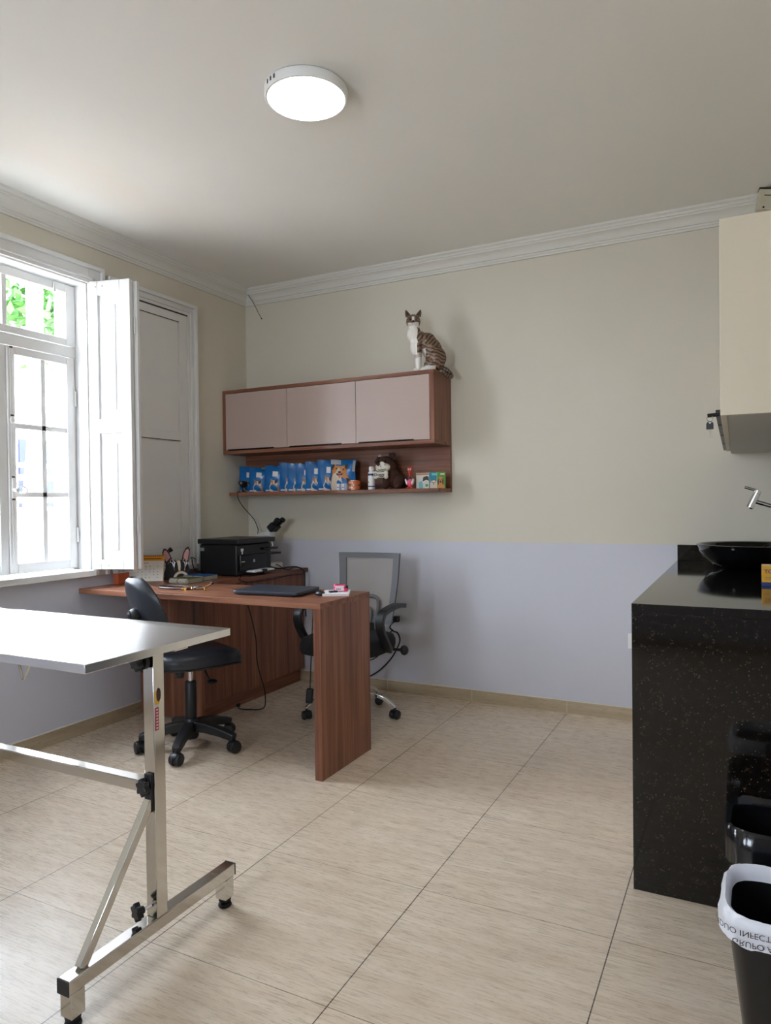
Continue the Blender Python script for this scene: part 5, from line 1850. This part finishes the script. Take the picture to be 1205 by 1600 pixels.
# ------------------------------------------------------------------ rubber chicken toy
RED = M('toy_red', rgb(206, 34, 36), .35); PNK = M('toy_pink', rgb(222, 84, 120), .4); WHT = M('toy_white', rgb(226, 222, 218), .4); ORB = M('toy_orange', rgb(222, 74, 30), .35)
ck = thing('rubber_chicken', 'small red and pink rubber chicken toy in front of the books', 'toy', (-1.778, 3.83, 1.2845))
cx, cy = -1.778, 3.83
mb = MB(); mb.ell((cx, cy, s0 + .036), (.020, .017, .026)); mb.ell((cx, cy, s0 + .060), (.012, .011, .016)); obj('body', organic(mb, .002, 4), PNK, ck, smooth=70)
mb = MB(); mb.cyl((cx, cy, s0 + .062), (cx + .002, cy, s0 + .108), .0075, .008, n=14); mb.ell((cx + .002, cy, s0 + .112), (.014, .012, .013))
for k in (-1, 0, 1):
    mb.ell((cx + .002 + .010 * k, cy, s0 + .126 - .003 * abs(k)), (.006, .005, .008))
obj('head', organic(mb, .0018, 3), RED, ck, smooth=70)
for sg in (-1, 1):
    mb = MB(); mb.ell((cx + sg * .019, cy - .002, s0 + .038), (.008, .012, .018), rot=(0, sg * .25, 0)); mb.ell((cx + sg * .024, cy - .006, s0 + .052), (.007, .007, .009))
    obj('wing', organic(mb, .002, 3), WHT, ck, smooth=70)
    mb = MB(); mb.ell((cx + .002 + sg * .0065, cy - .0105, s0 + .115), (.006, .004, .006)); ey = obj('eye', mb, WHT, ck)
    mb = MB(); mb.ell((cx + .002 + sg * .006, cy - .0145, s0 + .1145), (.0022, .0015, .0024)); obj('pupil', mb, CATD, ey)
    mb = MB(); mb.ell((cx + sg * .011, cy - .006, s0 + .0045), (.011, .014, .005)); mb.cyl((cx + sg * .010, cy, s0 + .004), (cx + sg * .008, cy, s0 + .02), .005, n=10); obj('foot', organic(mb, .0018, 2), ORB, ck, smooth=70)
mb = MB(); mb.lathe([(.007, 0), (.005, .008), (.0005, .018)], (cx + .002, cy - .010, s0 + .104), 14, axis=(0, -.8, -.6)); mb.ell((cx + .002, cy - .011, s0 + .093), (.006, .004, .010)); obj('beak', mb, ORB, ck)
mb = MB(); mb.prism([(-.018, .010), (-.002, .004), (-.002, -.004), (-.018, -.010)], frame_m((cx, cy - .015, s0 + .062), (1, 0, .3), (0, 0, 1)), .003); mb.prism([(.018, .010), (.002, .004), (.002, -.004), (.018, -.010)], frame_m((cx, cy - .015, s0 + .062), (1, 0, .3), (0, 0, 1)), .003)
obj('bow_tie', mb, BLACKP, ck, smooth=0)

# ------------------------------------------------------------------ small books
GRN = M('cover_green', rgb(66, 142, 40), .4); TEA = M('cover_teal', rgb(40, 132, 150), .4); WCV = M('cover_white', rgb(216, 214, 204), .45); DCV = M('cover_maroon', rgb(92, 34, 34), .4)
def book(name, label, x, y, rz, w, t, h, cover, spine, shapes, mats):
    o = thing(name, label, 'book', (x, y, 1.2845), rz, 'pet books standing on the shelf')
    m = Matrix.Translation((x, y, 1.2848)) @ Matrix.Rotation(rz, 4, 'Z')
    mb = MB(); mb.box(.001, w - .001, .002, t - .002, .001, h - .001, m); obj('pages', mb, PAPER, o, smooth=0)
    mb = MB(); mb.box(0, w, 0, .0015, 0, h, m); mb.box(0, w, t - .0015, t, 0, h, m); obj('cover', mb, cover, o, smooth=0)
    mb = MB(); mb.box(-.0012, .0008, 0, t, 0, h, m); obj('spine', mb, spine, o, smooth=0)
    f = lambda u, v, off=0.0: m @ Vector((u * w, -.0002 - off, v * h))
    obj('cover_picture', print_shapes(shapes, f, .0003, .0003), mats, o, smooth=0)
    return o
PETP = [CATW, CATT, CATD, GRN, CATO, M('cover_cyan', rgb(110, 190, 196), .4), DCV]
lynx = [([(.12, 0), (.10, .3), (.22, .42), (.20, .62), (.38, .5), (.62, .5), (.80, .62), (.78, .42), (.90, .3), (.88, 0)], 0), ([(.20, .62), (.38, .5), (.30, .40)], 2), ([(.80, .62), (.62, .5), (.70, .40)], 2), ([(.44, .36), (.56, .36), (.52, .22), (.48, .22)], 2), (circ(.34, .36, .05, .03), 2), (circ(.66, .36, .05, .03), 2), ([(.3, .80), (.95, .80), (.95, .94), (.3, .94)], 5)]
spaniel = [([(.12, 0), (.08, .3), (.14, .55), (.30, .70), (.60, .70), (.72, .55), (.76, .3), (.9, 0)], 4), ([(.10, .25), (.06, .45), (.2, .62), (.26, .45), (.2, .2)], 6), ([(.74, .25), (.80, .45), (.66, .62), (.58, .45), (.64, .2)], 6), (circ(.42, .40, .10, .08), 2), (circ(.34, .54, .04, .03), 2), (circ(.52, .54, .04, .03), 2), ([(.4, .82), (.9, .82), (.9, .92), (.4, .92)], 0)]
group_ = [([(.0, .86), (.9, .86), (.9, .97), (0, .97)], 1), ([(.40, .45), (.46, .74), (.68, .80), (.88, .72), (.90, .45), (.65, .55)], 2), (circ(.68, .28, .15, .2), 0), (circ(.68, .20, .10, .09), 3), ([(.18, 0), (.16, .4), (.34, .5), (.44, .3), (.44, 0)], 5)]
maroon = [([(.1, .75), (.9, .75), (.9, .88), (.1, .88)], 4), (circ(.5, .35, .2, .25), 1)]
book('pet_book', 'cream pet book with a black-haired picture, directly behind the rubber chicken', -1.755, 3.872, math.radians(10), .095, .012, .094, WCV, WCV, group_, PETP)
book('pet_book', 'thin maroon pet book between the cream book and the teal one', -1.712, 3.895, math.radians(-14), .052, .010, .096, DCV, DCV, maroon, PETP)
book('pet_book', 'teal pet book with a grey cat picture', -1.668, 3.862, math.radians(24), .056, .018, .096, TEA, WCV, lynx, PETP)
book('pet_book', 'green pet book with a brown spaniel picture', -1.616, 3.862, math.radians(20), .050, .018, .096, GRN, WCV, spaniel, PETP)

# ------------------------------------------------------------------ cat statue on the cupboard
def cat_statue():
    base = Vector((-1.668, 3.815, ZT + .0005))
    fw = Vector((-.89, -.456, 0)).normalized()
    lat = Vector((fw.y, -fw.x, 0))          # towards the camera / right wall side
    if lat.y > 0:
        lat = -lat
    def P(s, h, l=0.0):
        return base + fw * s + lat * l + Vector((0, 0, h))
    t = thing('cat_statue', 'sitting brown tabby and white cat statue on top of the wall cupboard', 'statue', base)
    R3 = Matrix((fw, lat, Vector((0, 0, 1)))).transposed()
    def E(mb, s, h, l, a, b, c, pitch=0.0):
        rr = R3 @ Matrix.Rotation(pitch, 3, 'Y')
        mb.ell(P(s, h, l), (a, b, c), rot=rr)
    toc = Vector((.40, -.90, -.10)).normalized()
    mb = MB()
    E(mb, -.062, .080, 0, .056, .050, .080)
    E(mb, -.045, .135, 0, .060, .048, .075, .35)
    E(mb, -.015, .175, 0, .060, .046, .060, .5)
    E(mb, .030, .185, 0, .055, .044, .062, .25)
    E(mb, .048, .150, 0, .036, .038, .055)
    E(mb, .062, .225, 0, .040, .034, .050)
    E(mb, -.075, .080, .030, .052, .030, .064)     # haunches
    E(mb, -.075, .080, -.030, .052, .030, .064)
    E(mb, -.040, .040, .036, .045, .022, .034)
    E(mb, -.040, .040, -.036, .045, .022, .034)
    for l in (.024, -.024):                          # front legs
        mb.cyl(P(.036, .165, l), P(.036, .020, l), .024, .0145, n=18)
        E(mb, .044, .012, l, .024, .0155, .012)
    for l in (.036, -.036):                          # hind feet
        E(mb, -.012, .013, l, .038, .017, .013)
    # neck and head, turned to the room
    mb.cyl(P(.050, .21), P(.062, .285), .036, .030, n=20)
    hc = P(.063, .303)
    E(mb, .063, .300, 0, .043, .043, .042)
    sd = toc.cross(Vector((0, 0, 1))).normalized()
    for sg in (-1, 1):
        q = hc + toc * .036 + sd * sg * .011 - Vector((0, 0, .013))
        mb.ell(q - Vector((0, 0, .003)), (.015, .014, .012))
        mb.ell(hc + toc * .018 + sd * sg * .024 - Vector((0, 0, .012)), (.018, .018, .018))
    mb.ell(hc + toc * .038 - Vector((0, 0, .004)), (.010, .010, .012))
    # ears
    for sg in (-1, 1):
        b0 = hc + sd * sg * .027 + Vector((0, 0, .024))
        tip = hc + sd * sg * .043 + Vector((0, 0, .067)) - toc * .004
        mb.loft([[b0 + sd * .019 * math.cos(a) + toc * .010 * math.sin(a) for a in [2 * PI * k / 16 for k in range(16)]],
                 [b0.lerp(tip, .55) + sd * .014 * math.cos(a) + toc * .007 * math.sin(a) for a in [2 * PI * k / 16 for k in range(16)]],
                 [tip + sd * .0035 * math.cos(a) + toc * .003 * math.sin(a) for a in [2 * PI * k / 16 for k in range(16)]]])
    # tail curling over the cupboard's end
    tail = smooth_path([P(-.100, .030, .0), P(-.128, .014, .004), P(-.150, -.008, .010), P(-.156, -.030, .030), P(-.140, -.036, .052), P(-.118, -.022, .062), P(-.104, -.002, .060)], 8)
    mb.tube(tail, lambda q: .0145 - .004 * q, n=14)
    dk, br, lt, wh = rgb(34, 24, 20)[:3], rgb(112, 84, 62)[:3], rgb(140, 110, 84)[:3], rgb(226, 222, 214)[:3]
    def mixc(a, b, k):
        return tuple(a[i] * (1 - k) + b[i] * k for i in range(3))
    def colr(co):
        v = co - base
        s, l, h = v.dot(fw), v.dot(lat), v.z
        n = mnoise.noise(co * 34)
        n2 = mnoise.noise(co * 95 + Vector((3, 1, 7)))
        hv = co - hc
        f, x, z = hv.dot(toc), hv.dot(sd), hv.z
        if hv.length < .056 or z > .03:
            # head: brown with a white muzzle, chin and blaze
            if f > .006 and z < -.018 + .010 * n and abs(x) < .032:
                return wh
            if z < -.036:
                return wh
            if abs(x) < .0075 and f > .024 and -.008 < z < .018:
                return wh
            if z > .038 and abs(x) > .016:
                return dk if f > .004 else br
            q = math.sin(x * 520 + 2 * n) if z > .016 else math.sin(z * 430 + 700 * abs(x) * .3 + 2 * n)
            return mixc(br, dk, .8) if q > .45 else mixc(br, lt, .4)
        if h < .030 and s > -.062 and h > -.002:
            return wh                                   # feet
        if h > .055 and s > .043 + .010 * n + (.02 if h < .10 else 0):
            return wh                                   # chest
        if h < .135 and -.008 < s < .016 and abs(l) < .034:
            return wh                                   # belly
        if s > .016 and h < .085 + .012 * n:
            return wh                                   # lower front legs
        if s > .016 and h < .105 + .012 * n:
            return mixc(wh, br, .55)
        if h < .028 and s < -.085 or h < 0:
            w_ = math.sin(s * 330 + h * 190 + l * 150)      # ringed tail
            return dk if w_ > .15 else br
        if h > .150 + .25 * (s + .05):
            w_ = math.sin(2 * PI * (h + 1.1 * s) / .030 + 2.4 * n)
        elif s > .016:
            w_ = math.sin(2 * PI * h / .028 + 2 * n)
        else:
            w_ = math.sin(2 * PI * (h - .38 * s) / .0205 + 2.6 * n)
        if w_ + .55 * n2 > .38:
            return dk
        return mixc(br, lt, .5 + .5 * n)
    bm = organic(mb, .0021, 4, colr)
    obj('body', bm, coat_material('tabby_coat', .38, coat=.3), t, smooth=80)
    for sg in (-1, 1):
        mb = MB(); mb.ell(hc + toc * .0395 + sd * sg * .0165 + Vector((0, 0, .004)), (.0068, .0068, .0062))
        ey = obj('eye', mb, M('cat_eye_amber', rgb(96, 66, 30), .08, coat=.6), t)
        mb = MB(); mb.ell(hc + toc * .0445 + sd * sg * .0168 + Vector((0, 0, .004)), (.0034, .0034, .0048))
        obj('pupil', mb, M('eye_black', rgb(8, 8, 8), .1), ey)
        b0 = hc + sd * sg * .029 + Vector((0, 0, .033)) + toc * .0095
        tip = hc + sd * sg * .041 + Vector((0, 0, .058)) + toc * .003
        mb = MB(); w0 = sd * .011
        mb.loft([[b0 - w0, b0 + w0, tip + sd * .002, tip - sd * .002], [b0 - w0 - toc * .003, b0 + w0 - toc * .003, tip + sd * .002 - toc * .003, tip - sd * .002 - toc * .003]])
        obj('inner_ear', mb, CATD, t, smooth=0)
    mb = MB(); mb.ell(hc + toc * .0495 - Vector((0, 0, .006)), (.0062, .0052, .0048))
    obj('nose', mb, M('nose_black', rgb(14, 14, 14), .25), t)
    mb = MB()
    for sg in (-1, 1):
        mb.tube(smooth_path([hc + toc * .0500 - Vector((0, 0, .011)), hc + toc * .0500 + sd * sg * .007 - Vector((0, 0, .0165)), hc + toc * .0455 + sd * sg * .015 - Vector((0, 0, .0155))]), .0011, n=6)
    obj('mouth', mb, CATD, t)
cat_statue()
